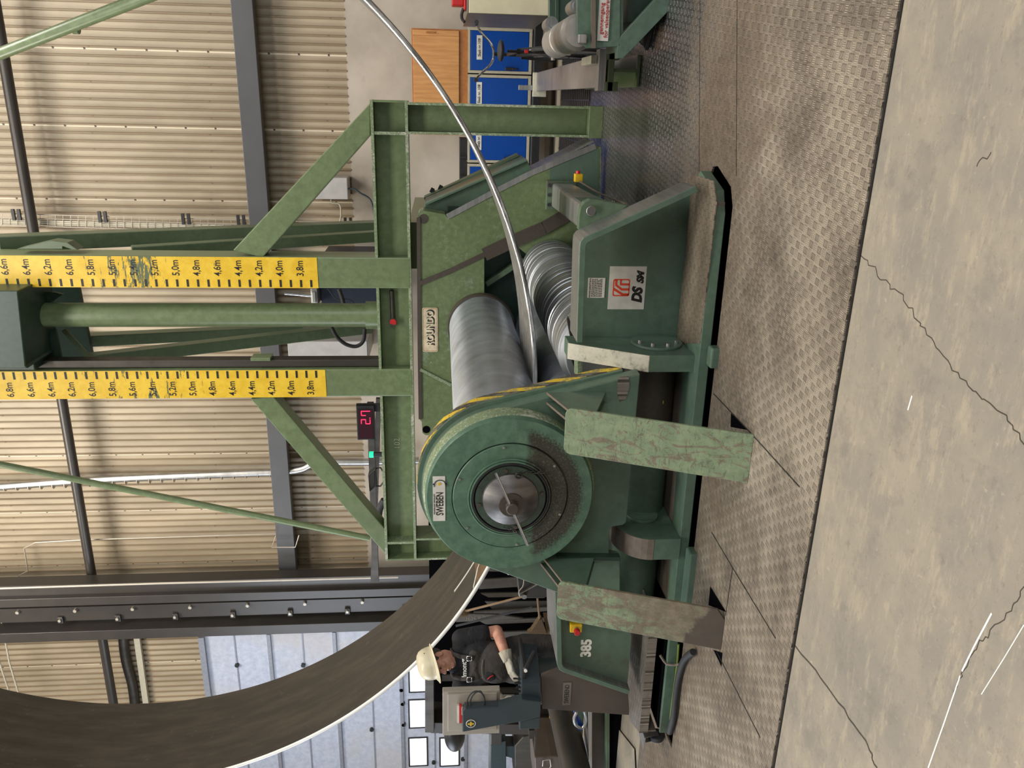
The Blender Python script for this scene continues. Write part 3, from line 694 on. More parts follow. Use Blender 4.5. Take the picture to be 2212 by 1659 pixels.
# ------------------------------------------------------------------ lockers, cupboard, bike, cabinets (right background)
LB = Vector((0, 0, 0))
LY = 11.6; lz0, lz1 = 0.33, 1.19; lw = 0.565
def locker(x1, first=None, label='', num=None):
    t = thing('locker', label, 'locker', (x1 - lw / 2, LY, lz0), 'blue lockers along the back wall')
    bm = B(); x0 = x1 - lw
    bx(bm, x0, x0 + 0.035, LY, LY + 0.5, lz0, lz1); bx(bm, x1 - 0.035, x1, LY, LY + 0.5, lz0, lz1)
    bx(bm, x0 + 0.035, x1 - 0.035, LY, LY + 0.5, lz0, lz0 + 0.04); bx(bm, x0 + 0.035, x1 - 0.035, LY, LY + 0.5, lz1 - 0.03, lz1); bx(bm, x0 + 0.035, x1 - 0.035, LY + 0.48, LY + 0.5, lz0 + 0.04, lz1 - 0.03)
    obj('body', bm, M['lockframe'], t, bevel=0.003)
    bm = B(); bx(bm, x0 + 0.038, x1 - 0.038, LY + 0.004, LY + 0.03, lz0 + 0.045, lz1 - 0.035); d = obj('door', bm, M['blue'], t, bevel=0.004)
    bm = B(); bx(bm, x0 + 0.045, x0 + 0.08, LY - 0.03, LY + 0.004, lz0 + 0.27, lz0 + 0.36); bx(bm, x0 + 0.05, x0 + 0.075, LY - 0.035, LY - 0.005, lz0 + 0.2, lz0 + 0.27); obj('padlock', bm, M['black'], d, bevel=0.004)
    if num:
        bm = B(); bx(bm, x0 + 0.17, x0 + 0.47, LY - 0.001, LY + 0.004, lz1 - 0.19, lz1 - 0.115); s = obj('number_plate', bm, M['white'], t)
        text('lettering', num, M['ink'], s, (x0 + 0.32, LY - 0.002, lz1 - 0.152), 0.05, bold=0.0008, sx=0.95)
    return t
labs = [('blue locker door behind the bicycle, numbered 109', 'Skab nr.109'), ('blue locker numbered 108, half behind the tower leg', 'Skab nr. 108'),
        ('blue locker between the tower leg and the ring edge', 'Skab nr. 107'), ('blue locker mostly hidden behind the slanted housing', None)]
for i, (lb, nm) in enumerate(labs): locker(0.885 - i * 0.583, label=lb, num=nm)
bn = thing('locker_bench', 'dark slatted bench base under the blue lockers', 'bench', (-0.3, 11.5, 0))
bm = B(); bx(bm, -1.6, 0.95, 11.35, 12.1, 0.22, 0.32); obj('bench_top', bm, M['black'], bn)
for i in range(5):
    bm = B(); bx(bm, -1.5 + i * 0.6, -1.44 + i * 0.6, 11.4, 12.0, -0.006, 0.22); obj('leg', bm, M['black'], bn)
# oak cupboard hung above the lockers
a = at(888, 60, Y=LY); b = at(1004, 218, Y=LY)
oc = thing('wall_cupboard', 'beech wood roller-front cupboard standing on the blue lockers', 'cupboard', (0.3, LY, 1.19))
bm = B(); bx(bm, b.x - 0.45, a.x, LY + 0.02, LY + 0.5, 1.19, a.z); obj('carcass', bm, M['wood_edge'], oc, bevel=0.004)
bm = B(); bx(bm, b.x - 0.43, a.x - 0.02, LY, LY + 0.02, 1.31, a.z - 0.02); fr = obj('front_panel', bm, M['wood'], oc, bevel=0.003)
bm = B(); bx(bm, a.x - 0.09, a.x - 0.085, LY - 0.002, LY, 1.31, a.z - 0.02); obj('groove', bm, M['wood_edge'], fr)
bm = B(); q = at(930, 70, Y=LY); tube(bm, [(q.x, LY, q.z + 0.06), (q.x, LY - 0.03, q.z + 0.055), (q.x, LY - 0.03, q.z - 0.055), (q.x, LY, q.z - 0.06)], 0.007, 8, sm=False); obj('handle', bm, M['wood_edge'], fr)
# stacked shelf behind frame (x 1000-1015,y 300-380)
bm = B(); a = at(996, 298, Y=11.7); b = at(1012, 390, Y=11.7); bx(bm, b.x - 0.4, a.x, 11.7, 12.0, 1.2, a.z + 0.02)
for i in range(2): c = at(1005, 340 + 42 * i, Y=11.65); bx(bm, c.x - 0.015, c.x + 0.015, 11.66, 11.7, 1.2, a.z + 0.02)
tag(obj('document_shelf', bm, M['black'], bevel=0.004), 'low dark shelf on top of the lockers behind the ring', 'shelf')
# bicycle seen from behind
bk = thing('bicycle', 'bicycle parked in front of the blue lockers, seen from behind', 'bicycle', (0.3, 8.6, 0))
BY = 8.45; bc = at(1085, 109, Y=BY).x
def bxz(dx, z, dy=0): return Vector((bc + dx, BY + dy, z))
bm = B(); tube(bm, [bxz(-0.27, 1.2, 0.3), bxz(-0.265, 1.2, 0.42), bxz(-0.21, 1.15, 0.58), bxz(-0.1, 1.03, 0.68), bxz(0.0, 1.0, 0.7), bxz(0.1, 1.03, 0.68), bxz(0.21, 1.15, 0.58), bxz(0.265, 1.2, 0.42), bxz(0.27, 1.2, 0.3)], 0.013, 10); hb = obj('handlebar', bm, M['chrome'], bk, smooth=True)
for s in (-1, 1):
    bm = B(); cyl(bm, bxz(s * 0.27, 1.2, 0.28), bxz(s * 0.265, 1.2, 0.42), 0.022, n=12); obj('grip', bm, M['rubber'], hb, smooth=True)
bm = B(); ell(bm, bxz(0, 0.97, 0.05), (0.1, 0.12, 0.035)); ell(bm, bxz(0, 0.97, 0.16), (0.035, 0.12, 0.025)); obj('saddle', bm, M['rubber'], bk, smooth=True)
bm = B(); cyl(bm, bxz(0, 0.9, 0.08), bxz(0, 0.35, 0.2), 0.014, n=10); cyl(bm, bxz(0, 1.0, 0.7), bxz(0, 0.7, 0.78), 0.018, n=10); cyl(bm, bxz(0, 0.75, 0.77), bxz(0, 0.35, 0.2), 0.02, n=10); cyl(bm, bxz(0, 0.8, 0.12), bxz(0, 0.85, 0.74), 0.018, n=10)
for s in (-1, 1): cyl(bm, bxz(s * 0.02, 0.8, 0.12), bxz(s * 0.06, 0.34, -0.25), 0.009, n=8); cyl(bm, bxz(s * 0.03, 0.7, 0.78), bxz(s * 0.05, 0.34, 0.85), 0.01, n=8)
obj('frame', bm, M['black'], bk, smooth=True)
for dy in (-0.25, 0.85):
    bm = B(); pr = [(0.34 + 0.018 * cos(a_), 0.018 * sin(a_)) for a_ in [i * pi / 4 for i in range(9)]]; lathe(bm, bxz(0, 0.346, dy), pr, 40, (1, 0, 0))
    w = obj('wheel', bm, M['rubber'], bk, smooth='all')
    bm = B(); cyl(bm, bxz(-0.04, 0.346, dy), bxz(0.04, 0.346, dy), 0.025, n=12)
    for i in range(10): a_ = i * pi / 5; cyl(bm, bxz(0, 0.346, dy), bxz(0, 0.346 + 0.32 * sin(a_), dy + 0.32 * cos(a_)), 0.002, n=5)
    obj('spokes', bm, M['alu'], w)
bm = B(); bx(bm, bc - 0.016, bc + 0.016, BY + 0.03, BY + 0.05, 0.7, 0.74); obj('rear_lamp', bm, M['red'], bk, bevel=0.005)
bm = B(); cyl(bm, bxz(0.06, 0.30, 0.0), bxz(0.14, 0.005, -0.02), 0.008, n=8); obj('kickstand', bm, M['alu'], bk)
# cream cabinet on the right edge
cc = thing('machine_cabinet', 'cream fronted metal cabinet at the right end of the lockers', 'cabinet', (0.9, 10.0, 0.2))
CYY = 9.45
a = at(1013, 30, Y=CYY); b = at(1190, 32, Y=CYY)
bm = B(); bx(bm, a.x + 0.004, a.x + 1.4, CYY + 0.01, CYY + 1.7, b.z, a.z + 0.02); obj('cabinet_body', bm, M['cabside'], cc, bevel=0.006)
bm = B(); bx(bm, a.x + 0.01, a.x + 1.39, CYY - 0.01, CYY + 0.01, b.z + 0.01, a.z); obj('front_door', bm, M['cabcream'], cc, bevel=0.004)
for dx in (0.08, 1.3):
    for dy in (0.1, 1.55):
        bm = B(); bx(bm, a.x + dx - 0.03, a.x + dx + 0.03, CYY + dy - 0.03, CYY + dy + 0.03, 0.006, b.z); obj('leg', bm, M['black'], cc)
vz = a.z + 0.02
vi = thing('bench_vice', 'red tool with black hook standing on the cream cabinet', 'tool', (a.x + 0.2, CYY + 0.3, vz))
bm = B(); bx(bm, a.x + 0.06, a.x + 0.5, CYY + 0.2, CYY + 0.45, vz, vz + 0.03); bx(bm, a.x + 0.1, a.x + 0.5, CYY + 0.22, CYY + 0.42, vz + 0.03, vz + 0.16); obj('red_body', bm, M['red'], vi, bevel=0.012)
bm = B(); tube(bm, [(a.x + 0.08, CYY + 0.3, vz + 0.03), (a.x + 0.02, CYY + 0.3, vz + 0.05), (a.x - 0.03, CYY + 0.28, vz + 0.045), (a.x - 0.06, CYY + 0.26, vz + 0.02)], 0.017, 8); obj('hook', bm, M['black'], vi, smooth=True)
# floor grating behind plates
bm = B(); bx(bm, -1.8, 1.2, 8.77, 11.0, -0.004, 0.004)
struct('trim_9', bm, M['grate'], 'dark floor grating beyond the tread plates')
bm = B()
for i in range(16): bx(bm, -1.8, 1.2, 8.85 + i * 0.13, 8.87 + i * 0.13, 0.004, 0.012)
for i in range(20): bx(bm, -1.8 + i * 0.15, -1.785 + i * 0.15, 8.8, 10.95, 0.004, 0.014)
struct('trim_10', bm, M['column'], 'bars of the floor grating')
# ------------------------------------------------------------------ roller table at the right
rt = thing('roller_table', 'green roller table with steel roller and red lettered sign at the right', 'machine', (0.9, 6.4, 0))
RY = 5.95
bm = B(); pp(bm, [(1340, -160), (1340, 100), (1270, 104), (1252, 88), (1247, 70), (1247, -160)], RY, 0.06); fp = obj('side_plate', bm, M['green'], rt, bevel=0.004)
bm = B(); pp(bm, [(1287, -160), (1287, 104), (1278, 104), (1278, -160)], RY - 0.03, 0.03); obj('rub_strip', bm, M['browntop'], fp)
sa = at(1290, 88, Y=RY - 0.012); sb = at(1322, -60, Y=RY - 0.012)
bm = B(); bx(bm, sa.x, sb.x + 0.35, RY - 0.012, RY, sb.z, sa.z); sg = obj('warning_sign', bm, M['white'], fp)
h = sa.z - sb.z
text('lettering', 'gennemgang', M['redtxt'], sg, (sa.x + 0.04, RY - 0.014, sa.z - h * 0.3), h * 0.5, align='LEFT', bold=0.0004, sx=1.06)
text('lettering', 'for valseoperatør', M['redtxt'], sg, (sa.x + 0.02, RY - 0.014, sa.z - h * 0.75), h * 0.5, align='LEFT', bold=0.0004, sx=1.06)
bm = B(); pp(bm, [(1333, 104), (1341, 78), (1470, -62), (1525, -62), (1372, 100), (1346, 126), (1333, 126)], RY, 0.08); obj('diagonal_brace', bm, M['green'], rt, bevel=0.004)
bm = B(); pp(bm, [(1346, -160), (1340, -160), (1340, 110), (1346, 110)], RY + 0.02, 0.5); obj('bottom_flange', bm, M['green'], rt)
bm = B(); pp(bm, [(1187, -160), (1187, 100), (1240, 92), (1262, -160)], 6.9, 0.1); obj('rear_side_plate', bm, M['green'], rt, bevel=0.004)
bm = B(); pp(bm, [(1201, -160), (1201, 72), (1207, 72), (1207, -160)], 6.85, 0.05); obj('ledge', bm, M['green'], rt)
bm = B(); pp(bm, [(1350, -160), (1350, -60), (1440, -60), (1440, -160)], 7.0, 0.2); obj('lower_frame', bm, M['green'], rt)
bm = B(); a = at(1346, 40, Y=7.0); bx(bm, a.x - 0.1, a.x + 1.5, 6.1, 6.9, 0.006, 0.25); obj('sump_box', bm, M['darkgreen'], rt)
ra = at(1262, 78, Y=RY + 0.12); rb = at(1182, 120, Y=RY + 1.55)
dirr = Vector((0, 1, 0)); RR = 0.122
rc = at(1252, 68, Y=RY + 0.05)
bm = B(); lathe(bm, (rc.x, RY + 0.08, rc.z), [(0, 0), (RR * 0.8, 0), (RR * 0.82, 0.02), (RR, 0.05), (RR, 0.62), (RR * 0.93, 0.63), (RR * 0.93, 0.67), (RR, 0.68), (RR, 1.15), (RR * 0.9, 1.19), (0, 1.19)], 48); obj('roller', bm, M['rollerpaint'], rt, smooth=True)
bm = B(); q = at(1256, 85, Y=RY); bx(bm, q.x - 0.03, q.x + 0.03, RY - 0.05, RY, q.z - 0.03, q.z + 0.03); obj('axle_end', bm, M['brushed'], fp, bevel=0.008)
for (x, y, Y_) in ((1192, 50, 6.8), (1247, 12, RY + 0.2)):
    q = at(x, y, Y=Y_); bm = B(); cyl(bm, q + Vector((0, 0, 0.0)), q + Vector((0, 0.25, 0)), 0.05, n=20); cyl(bm, q + Vector((0, -0.02, 0)), q + Vector((0, 0.0, 0)), 0.03, n=16); obj('guide_roller', bm, M['brushed'], rt, smooth=True)
for i in range(5):
    bm = B(); tube(bm, [at(1372 + 6 * i, -10 + 6 * i, Y=6.3), at(1378 + 8 * i, 50, Z=0.03), at(1385 + i * 3, 90 + 4 * i, Z=0.03)], 0.016, 8)
    hz = obj('hydraulic_hose', bm, M['rubber'], rt, smooth=True)
# steel side guide with I beam
sgd = thing('guide_beam', 'bright worn steel guide beam on a green I-beam beside the roller table', 'steel beam', (0.25, 6.65, 0.0))
GY = 6.62
bm = B()
xa, xb_ = at(1350, 187, Y=GY).x, at(1350, 117, Y=GY).x; zt = at(1321, 150, Y=GY).z; zl = at(1383, 150, Y=GY).z
for z0, z1 in ((zl, zl + 0.022), (zt - 0.022, zt)): bx(bm, xa, xb_, GY, 9.0, z0, z1)
bx(bm, (xa + xb_) / 2 - 0.012, (xa + xb_) / 2 + 0.012, GY, 9.0, zl + 0.022, zt - 0.022)
ib = obj('i_beam', bm, M['tower'], sgd, bevel=0.004)
bm = B(); bx(bm, (xa + xb_) / 2 + 0.013, xb_ - 0.002, GY + 0.01, 9, zl + 0.0225, zl + 0.03); obj('worn_flange', bm, M['brushed'], ib)
zs = at(1300, 150, Y=GY).z
fa, fb = at(1152, 196, Z=zs + 0.02), at(1152, 159, Z=zs + 0.02)
na, nb = at(1298, 195, Z=zs + 0.02), at(1298, 104, Z=zs + 0.02)
bm = B(); prism(bm, [(at(1298, 190, Y=GY).x, GY, zs + 0.03), (at(1298, 120, Y=GY).x, GY, zs + 0.03), (at(1152, 159, Z=zs + .03).x, 10.9, zs + 0.03), (at(1152, 197, Z=zs + .03).x, 10.9, zs + 0.03)], (0, 0, -0.03))
obj('slide_plate', bm, M['brushed'], sgd, bevel=0.003)
bm = B(); q0, q1 = at(1303, 197, Y=GY), at(1303, 106, Y=GY); bx(bm, q0.x, q1.x, GY - 0.02, GY + 0.12, zs - 0.03, zs + 0.028); obj('end_plate', bm, M['brushed'], sgd, bevel=0.004)
bm = B(); q0, q1 = at(1316, 197, Y=GY), at(1340, 103, Y=GY); bx(bm, q0.x, q1.x, GY - 0.03, GY + 0.06, zs - 0.09, zs - 0.045); bx(bm, q0.x, q0.x + 0.07, GY - 0.03, GY + 0.06, zs - 0.13, zs - 0.03); bx(bm, q1.x - 0.09, q1.x, GY - 0.03, GY + 0.06, zs - 0.13, zs - 0.03); obj('clamp_jaw', bm, M['tower'], sgd, bevel=0.004)
bm = B(); q0, q1 = at(1262, 138, Y=GY + 0.1), at(1310, 121, Y=GY + 0.1); bx(bm, q0.x, q1.x, GY + 0.05, GY + 0.5, zs + 0.031, zs + 0.08); obj('stop_block', bm, M['white_worn'], sgd, bevel=0.004)
bm = B(); q = at(1143, 178, Y=10.9); bx(bm, q.x - 0.17, q.x + 0.12, 10.85, 10.95, zs - 0.1, zs + 0.07); obj('end_stop', bm, M['white_worn'], sgd, bevel=0.004); bm = B(); q = at(1120, 189, Y=10.9); bx(bm, q.x - 0.03, q.x + 0.03, 10.86, 10.94, zs + 0.07, q.z); obj('end_post', bm, M['brushed'], sgd, bevel=0.003)
bm = B(); bx(bm, fa.x + 0.05, fa.x + 0.2, 10.5, 10.8, -0.006, zs - 0.0); obj('support_foot', bm, M['darkgreen'], sgd)

# ------------------------------------------------------------------ support tower
TY = 8.05
tw = thing('support_tower', 'tall green steel support tower with yellow height scales and lifting cylinder', 'tower', (-2.25, TY, 0))
XR0, XR1, XL0, XL1 = -1.832, -1.518, -2.995, -2.69
ZB0, ZB1 = 1.872, 2.222
XE0, XE1 = -5.0, -0.035
def ibeam_x(x0, x1, z0, z1, y0, d, t=0.026, name='crossbeam'):
    bm = B(); bx(bm, x0, x1, y0, y0 + d, z1 - t, z1); bx(bm, x0, x1, y0, y0 + d, z0, z0 + t); bx(bm, x0, x1, y0 + d * 0.45, y0 + d * 0.45 + 0.02, z0 + t, z1 - t)
    return obj(name, bm, M['tower'], tw, bevel=0.006)
cbm = ibeam_x(XE0, XE1, ZB0, ZB1, TY, 0.3)
xs_l = at(870, 289, Y=TY).x; xs_ll = at(870, 1172, Y=TY).x
for (a_, b_, mt) in ((xs_l - 0.012, xs_l + 0.016, 'chipped'), (xs_ll - 0.02, xs_ll + 0.008, 'chipped'), (XE1 - 0.02, XE1, 'tower'), (XE0, XE0 + 0.02, 'tower')):
    bm = B(); bx(bm, a_, b_, TY + 0.002, TY + 0.298, ZB0 + 0.026, ZB1 - 0.026); obj('stiffener', bm, M[mt], cbm)
for z0, z1 in ((ZB0 - 0.001, ZB0 + 0.027), (ZB1 - 0.027, ZB1 + 0.001)):
    bm = B(); bx(bm, XE0, XE1 + 0.001, TY - 0.002, TY + 0.004, z0, z1); obj('worn_flange_edge', bm, M['chipped'], cbm)
# legs: H sections seen from the flange side
def leg(x0, x1, nm):
    bm = B(); t = 0.024; bx(bm, x0, x0 + t, TY, TY + 0.3, 0.14, ZB0); bx(bm, x1 - t, x1, TY, TY + 0.3, 0.14, ZB0); bx(bm, x0 + t, x1 - t, TY + 0.13, TY + 0.15, 0.14, ZB0)
    l = obj('leg', bm, M['tower'], tw, bevel=0.005)
    bm = B(); bx(bm, x0 - 0.005, x1 + 0.005, TY - 0.01, TY + 0.32, 0.0065, 0.14); obj('foot_block', bm, M['tower'], l, bevel=0.004)
    for x in (x0, x1 - 0.022): bm = B(); bx(bm, x, x + 0.022, TY - 0.002, TY + 0.006, 0.14, ZB0); obj('worn_flange_edge', bm, M['chipped'], l)
leg(-0.335, -0.05, 'r'); leg(-5.0, -4.72, 'l')
ZT = 8.2
for x0, x1 in ((XR0, XR1), (XL0, XL1)):
    bm = B(); bx(bm, x0, x1, TY - 0.004, TY + 0.32, ZB0 + 0.001, ZT); obj('guide_post', bm, M['tower'], tw, bevel=0.012)
for (x0, x1, d, yb, inner) in ((XR0, XR1, 1, 609.7, 0), (XL0, XL1, -1, 0, 0)):
    zb_ = at(686, 590, Y=TY - 0.01).z if d == 1 else at(704, 830, Y=TY - 0.01).z
    bm = B(); bx(bm, x0 + 0.002, x1 - 0.004, TY - 0.009, TY - 0.0045, zb_, 7.6); sc = obj('height_scale', bm, M['ruler'], tw)
    z38 = (at(650.3, 605, Y=TY).z if d == 1 else at(664, 835, Y=TY).z)
    z66 = (at(15.6, 605, Y=TY).z if d == 1 else at(58, 835, Y=TY).z)
    stp = (z66 - z38) / 14
    for i in range(-1, 33):
        z = z38 + i * stp / 2; bm = B()
        if d == 1: bx(bm, x0 + 0.012, x0 + 0.085, TY - 0.0105, TY - 0.009, z - 0.011, z + 0.011)
        else: bx(bm, x1 - 0.09, x1 - 0.012, TY - 0.0105, TY - 0.009, z - 0.011, z + 0.011)
        obj('tick_mark', bm, M['ink'], sc)
    for i in range(0, 17):
        v = 3.8 + 0.2 * i
        text('scale_figure', ('%.1f' % v).replace('.', ',') + 'm', M['ink'], sc, ((x0 + 0.2 if d == 1 else x0 + 0.105), TY - 0.0095, z38 + i * stp + (0.0 if d == 1 else -0.035)), 0.098, sx=0.82, bold=0.0012)
# diagonals
bm = B(); pp(bm, [(503, 541), (567, 557), (800, 292), (800, 222)], TY + 0.02, 0.2); obj('diagonal_brace', bm, M['tower'], tw, bevel=0.01)
bm = B(); pp(bm, [(541, 862), (590, 856), (836, 1148), (836, 1202)], TY + 0.02, 0.2); obj('diagonal_brace', bm, M['tower'], tw, bevel=0.01)
# cylinder
xc = (at(500, 658, Y=8.2).x + at(500, 707.5, Y=8.2).x) / 2
bm = B(); lathe(bm, (xc, 8.25, 0), [(0, ZB1), (0.145, ZB1), (0.145, ZB1 + 0.13), (0.123, ZB1 + 0.13), (0.123, 6.4), (0, 6.4)], 48, (0, 0, 1)); obj('lifting_cylinder', bm, M['tower'], tw, smooth=True)
bm = B(); bx(bm, XL1 + 0.005, XL1 + 0.085, TY + 0.06, TY + 0.2, ZB1 - 0.03, 6.3); obj('guide_rail', bm, M['darksteel'], tw, bevel=0.006)
bm = B(); a = at(545, 775, Y=TY + 0.1); bx(bm, XL1 + 0.085, XL1 + 0.12, TY + 0.02, TY + 0.18, a.z - 0.2, a.z); obj('guide_shoe', bm, M['tower'], tw, bevel=0.005)
# carriage head
za = at(72, 700, Y=7.75).z
hd = B(); pp(hd, [(-420, 628), (-420, 792), (60, 796), (55, 790), (38, 628)], 7.75, 0.7); o = obj('carriage_head', hd, M['darkgreen'], tw, bevel=0.01)  # darker green than the posts: shade up there put into the paint
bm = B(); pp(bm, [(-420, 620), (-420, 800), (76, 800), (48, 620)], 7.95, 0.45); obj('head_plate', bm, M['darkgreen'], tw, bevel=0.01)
for ys in ((632, 668), (712, 782)):
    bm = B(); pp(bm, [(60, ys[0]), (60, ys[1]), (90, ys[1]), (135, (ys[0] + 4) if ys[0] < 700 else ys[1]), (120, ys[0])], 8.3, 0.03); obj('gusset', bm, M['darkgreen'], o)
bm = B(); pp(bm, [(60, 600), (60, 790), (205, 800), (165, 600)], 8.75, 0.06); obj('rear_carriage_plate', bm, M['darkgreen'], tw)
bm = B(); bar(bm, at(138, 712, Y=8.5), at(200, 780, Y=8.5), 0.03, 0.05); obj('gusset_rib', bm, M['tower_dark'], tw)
# small bracket on right post
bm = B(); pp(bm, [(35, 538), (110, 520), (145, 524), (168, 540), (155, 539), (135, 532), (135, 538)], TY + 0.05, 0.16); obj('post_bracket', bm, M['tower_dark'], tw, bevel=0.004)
# rear stays
for (a, ya, b, yb, w) in (((0, 525), 8.6, (905, 488), 10.4, 0.16), ((285, 544), 8.6, (840, 508), 9.7, 0.12), ((150, 736), 8.9, (640, 712), 10.2, 0.13), ((190, 778), 8.6, (790, 708), 9.9, 0.13)):
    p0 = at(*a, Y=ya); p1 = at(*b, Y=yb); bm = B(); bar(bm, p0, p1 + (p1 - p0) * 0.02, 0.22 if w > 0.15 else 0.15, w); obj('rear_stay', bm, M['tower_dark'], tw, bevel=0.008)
bm = B(); a = at(884, 474, Y=8.6); b = at(902, 512, Y=8.6); bx(bm, b.x - 0.3, a.x, 8.4, 10.6, b.z - 0.1, a.z); bx(bm, b.x, a.x, 10.3, 10.55, -0.006, b.z - 0.1); obj('rear_sill', bm, M['tower'], tw, bevel=0.005)
# pipe braces
bm = B(); cyl(bm, at(-60, 991, Y=8.5), at(800, 1163, Y=8.35), 0.036, n=18); obj('tube_brace', bm, M['tower'], tw, smooth=True)
bm = B(); cyl(bm, at(-170, 182, Y=7.4), at(620, -125, Y=5.8), 0.043, n=18); cyl(bm, at(163, 59, Y=6.68) - Vector((0.0, 0.0, 0.02)), at(163, 59, Y=6.68) + Vector((0, 0, 0.02)), 0.047, n=18); obj('tube_brace', bm, M['tower'], tw, smooth=True)
# rod and red cap on crossbeam
bm = B(); cyl(bm, at(846, 628, Y=TY + 0.11), at(849, 690, Y=TY + 0.11), 0.022, n=12); cyl(bm, at(849, 696, Y=TY + 0.12), at(849, 696, Y=TY + 0.07), 0.042, n=20); rc_ = obj('locking_rod', bm, M['darksteel'], tw, smooth=True)
bm = B(); c = at(849, 696, Y=TY + 0.07); cyl(bm, c, c - Vector((0, 0.006, 0)), 0.034, n=20); obj('rod_cap', bm, M['red'], rc_)
text('chalk_mark', '102', M['cabcream'], tw, tuple(at(858, 958, Y=TY + 0.13)), 0.09, bold=-0.002)
# loop cables near the cylinder
bm = B(); tube(bm, [at(x, y, Y=9.0) for x, y in ((716, 706), (728, 728), (748, 744), (770, 748), (785, 736), (788, 710))], 0.022, 10); tag(obj('cable_loop', bm, M['rubber'], smooth=True), 'thick black cable loop hanging left of the lifting cylinder', 'cable')
bm = B(); tube(bm, [at(x, y, Y=9.2) for x, y in ((732, 624), (738, 640), (742, 655), (745, 662))], 0.024, 10); tube(bm, [at(x, y, Y=9.2) for x, y in ((708, 623), (722, 642), (735, 648), (750, 646), (762, 652), (769, 662))], 0.006, 8); tag(obj('cable_loop', bm, M['rubber'], smooth=True), 'black cable and thin wire in front of the dark blue cabinet', 'cable')

# display, signal lamp, flood light on the crossbeam
a = at(769, 877, Y=8.3); b = at(811, 950, Y=8.3)
dp = thing('digital_display', 'black digital display showing red 2.7 above the crossbeam', 'display', (b.x, 8.3, b.z))
bm = B(); bx(bm, b.x, a.x, 8.3, 8.38, b.z, a.z); obj('casing', bm, M['black'], dp, bevel=0.006)
bm = B(); bx(bm, b.x + 0.02, a.x - 0.04, 8.294, 8.3, b.z + 0.02, a.z - 0.02); sn = obj('screen', bm, M['ledoff'], dp)
def seg(c, w, h, on, par):
    bm = B(); t = w * 0.16
    S_ = {'a': (-w / 2, w / 2, h / 2 - t / 2, h / 2 + t / 2), 'g': (-w / 2, w / 2, -t / 2, t / 2), 'd': (-w / 2, w / 2, -h / 2 - t / 2, -h / 2 + t / 2), 'f': (-w / 2 - t / 2, -w / 2 + t / 2, 0, h / 2), 'b': (w / 2 - t / 2, w / 2 + t / 2, 0, h / 2), 'e': (-w / 2 - t / 2, -w / 2 + t / 2, -h / 2, 0), 'c': (w / 2 - t / 2, w / 2 + t / 2, -h / 2, 0)}
    for s in on:
        x0, x1, z0, z1 = S_[s]; bx(bm, c[0] + x0, c[0] + x1, 8.288, 8.294, c[1] + z0, c[1] + z1)
    return obj('led_digit', bm, M['led'], par)
q1 = at(790, 911, Y=8.29); q2 = at(790, 893, Y=8.29)
seg((q1.x, q1.z), 0.05, 0.095, 'abged', sn); seg((q2.x, q2.z), 0.05, 0.095, 'fabc', sn)
bm = B(); bx(bm, q1.x + 0.037, q1.x + 0.047, 8.288, 8.294, q1.z - 0.052, q1.z - 0.042); obj('decimal_point', bm, M['led'], sn)
bm = B(); bx(bm, a.x - 0.08, a.x + 0.01, 8.33, 8.36, ZB1, a.z); obj('bracket', bm, M['black'], dp)
sl = thing('signal_lamp', 'small green lit signal lamp standing on the crossbeam', 'lamp', (at(803, 982, Y=8.2).x, 8.2, ZB1))
q = at(803, 982, Y=8.2); bm = B(); cyl(bm, (q.x, 8.2, ZB1), (q.x, 8.2, q.z - 0.02), 0.03, n=16); obj('lamp_base', bm, M['black'], sl)
bm = B(); cyl(bm, (q.x, 8.2, q.z - 0.02), (q.x, 8.2, q.z + 0.025), 0.034, n=20); obj('lamp_lens', bm, M['greenled'], sl)
fl = thing('floodlight', 'black floodlight tilted on its bracket above the crossbeam', 'lamp', tuple(at(805, 1035, Y=8.25)))
bm = B(); pp(bm, [(795, 1026), (798, 1063), (815, 1048), (812, 1012)], 8.22, 0.1); obj('lamp_head', bm, M['black'], fl, bevel=0.008)
bm = B(); pp(bm, [(799, 1028), (801, 1056), (809, 1046), (808, 1018)], 8.212, 0.008); obj('glass', bm, M['column'], fl)
bm = B(); tube(bm, [at(812, 1012, Y=8.27), at(822, 1010, Y=8.27), at(828, 1020, Y=8.27), at(829, 1040, Y=8.27), at(822, 1050, Y=8.27), at(813, 1050, Y=8.27)], 0.009, 8, sm=False); obj('bracket', bm, M['black'], fl)
# ladder like posts behind crossbeam
bm = B()
for (x0, y0, x1, y1, w) in ((800, 870, 812, 1255, 0.09), (818, 860, 806, 1255, 0.07)): bar(bm, at(x0, y0, Y=10.6), at(x1, y1, Y=10.6), w, w)
tag(obj('hoist_rail', bm, M['darksteel']), 'dark rails running behind the crossbeam to the steel column', 'rail')
bm = B(); tube(bm, [at(x, y, Y=10.0) for x, y in ((830, 1080), (820, 1100), (818, 1125), (828, 1140), (834, 1150))], 0.05, 12); obj('air_hose', bm, M['rubber'], tw, smooth=True)

# ------------------------------------------------------------------ the rolled ring
RC = Vector((-2.065, 0, 1.57 + 0.5185 * 5.6)); RO = 3.615; RT = 0.036; RY0, RY1 = 5.6, 6.62
bm = B(); N = 260; A0, A1 = radians(-258), radians(78); prevr = None
for i in range(N + 1):
    a = A0 + (A1 - A0) * i / N
    d = Vector((cos(a), 0, sin(a)))
    r = [bm.verts.new(RC + d * R_ + Vector((0, Y_, 0))) for R_, Y_ in ((RO, RY0 + 0.008), (RO, RY1), (RO - RT, RY1), (RO - RT, RY0 + 0.008))]
    if prevr:
        for k in range(4): bm.faces.new((prevr[k], prevr[(k + 1) % 4], r[(k + 1) % 4], r[k]))
    else: bm.faces.new(r)
    prevr = r
bm.faces.new(prevr[::-1])
ring = thing('rolled_steel_plate', 'large curved dark steel plate being rolled into a ring', 'steel plate', (RC.x, 6.1, RC.z - RO))
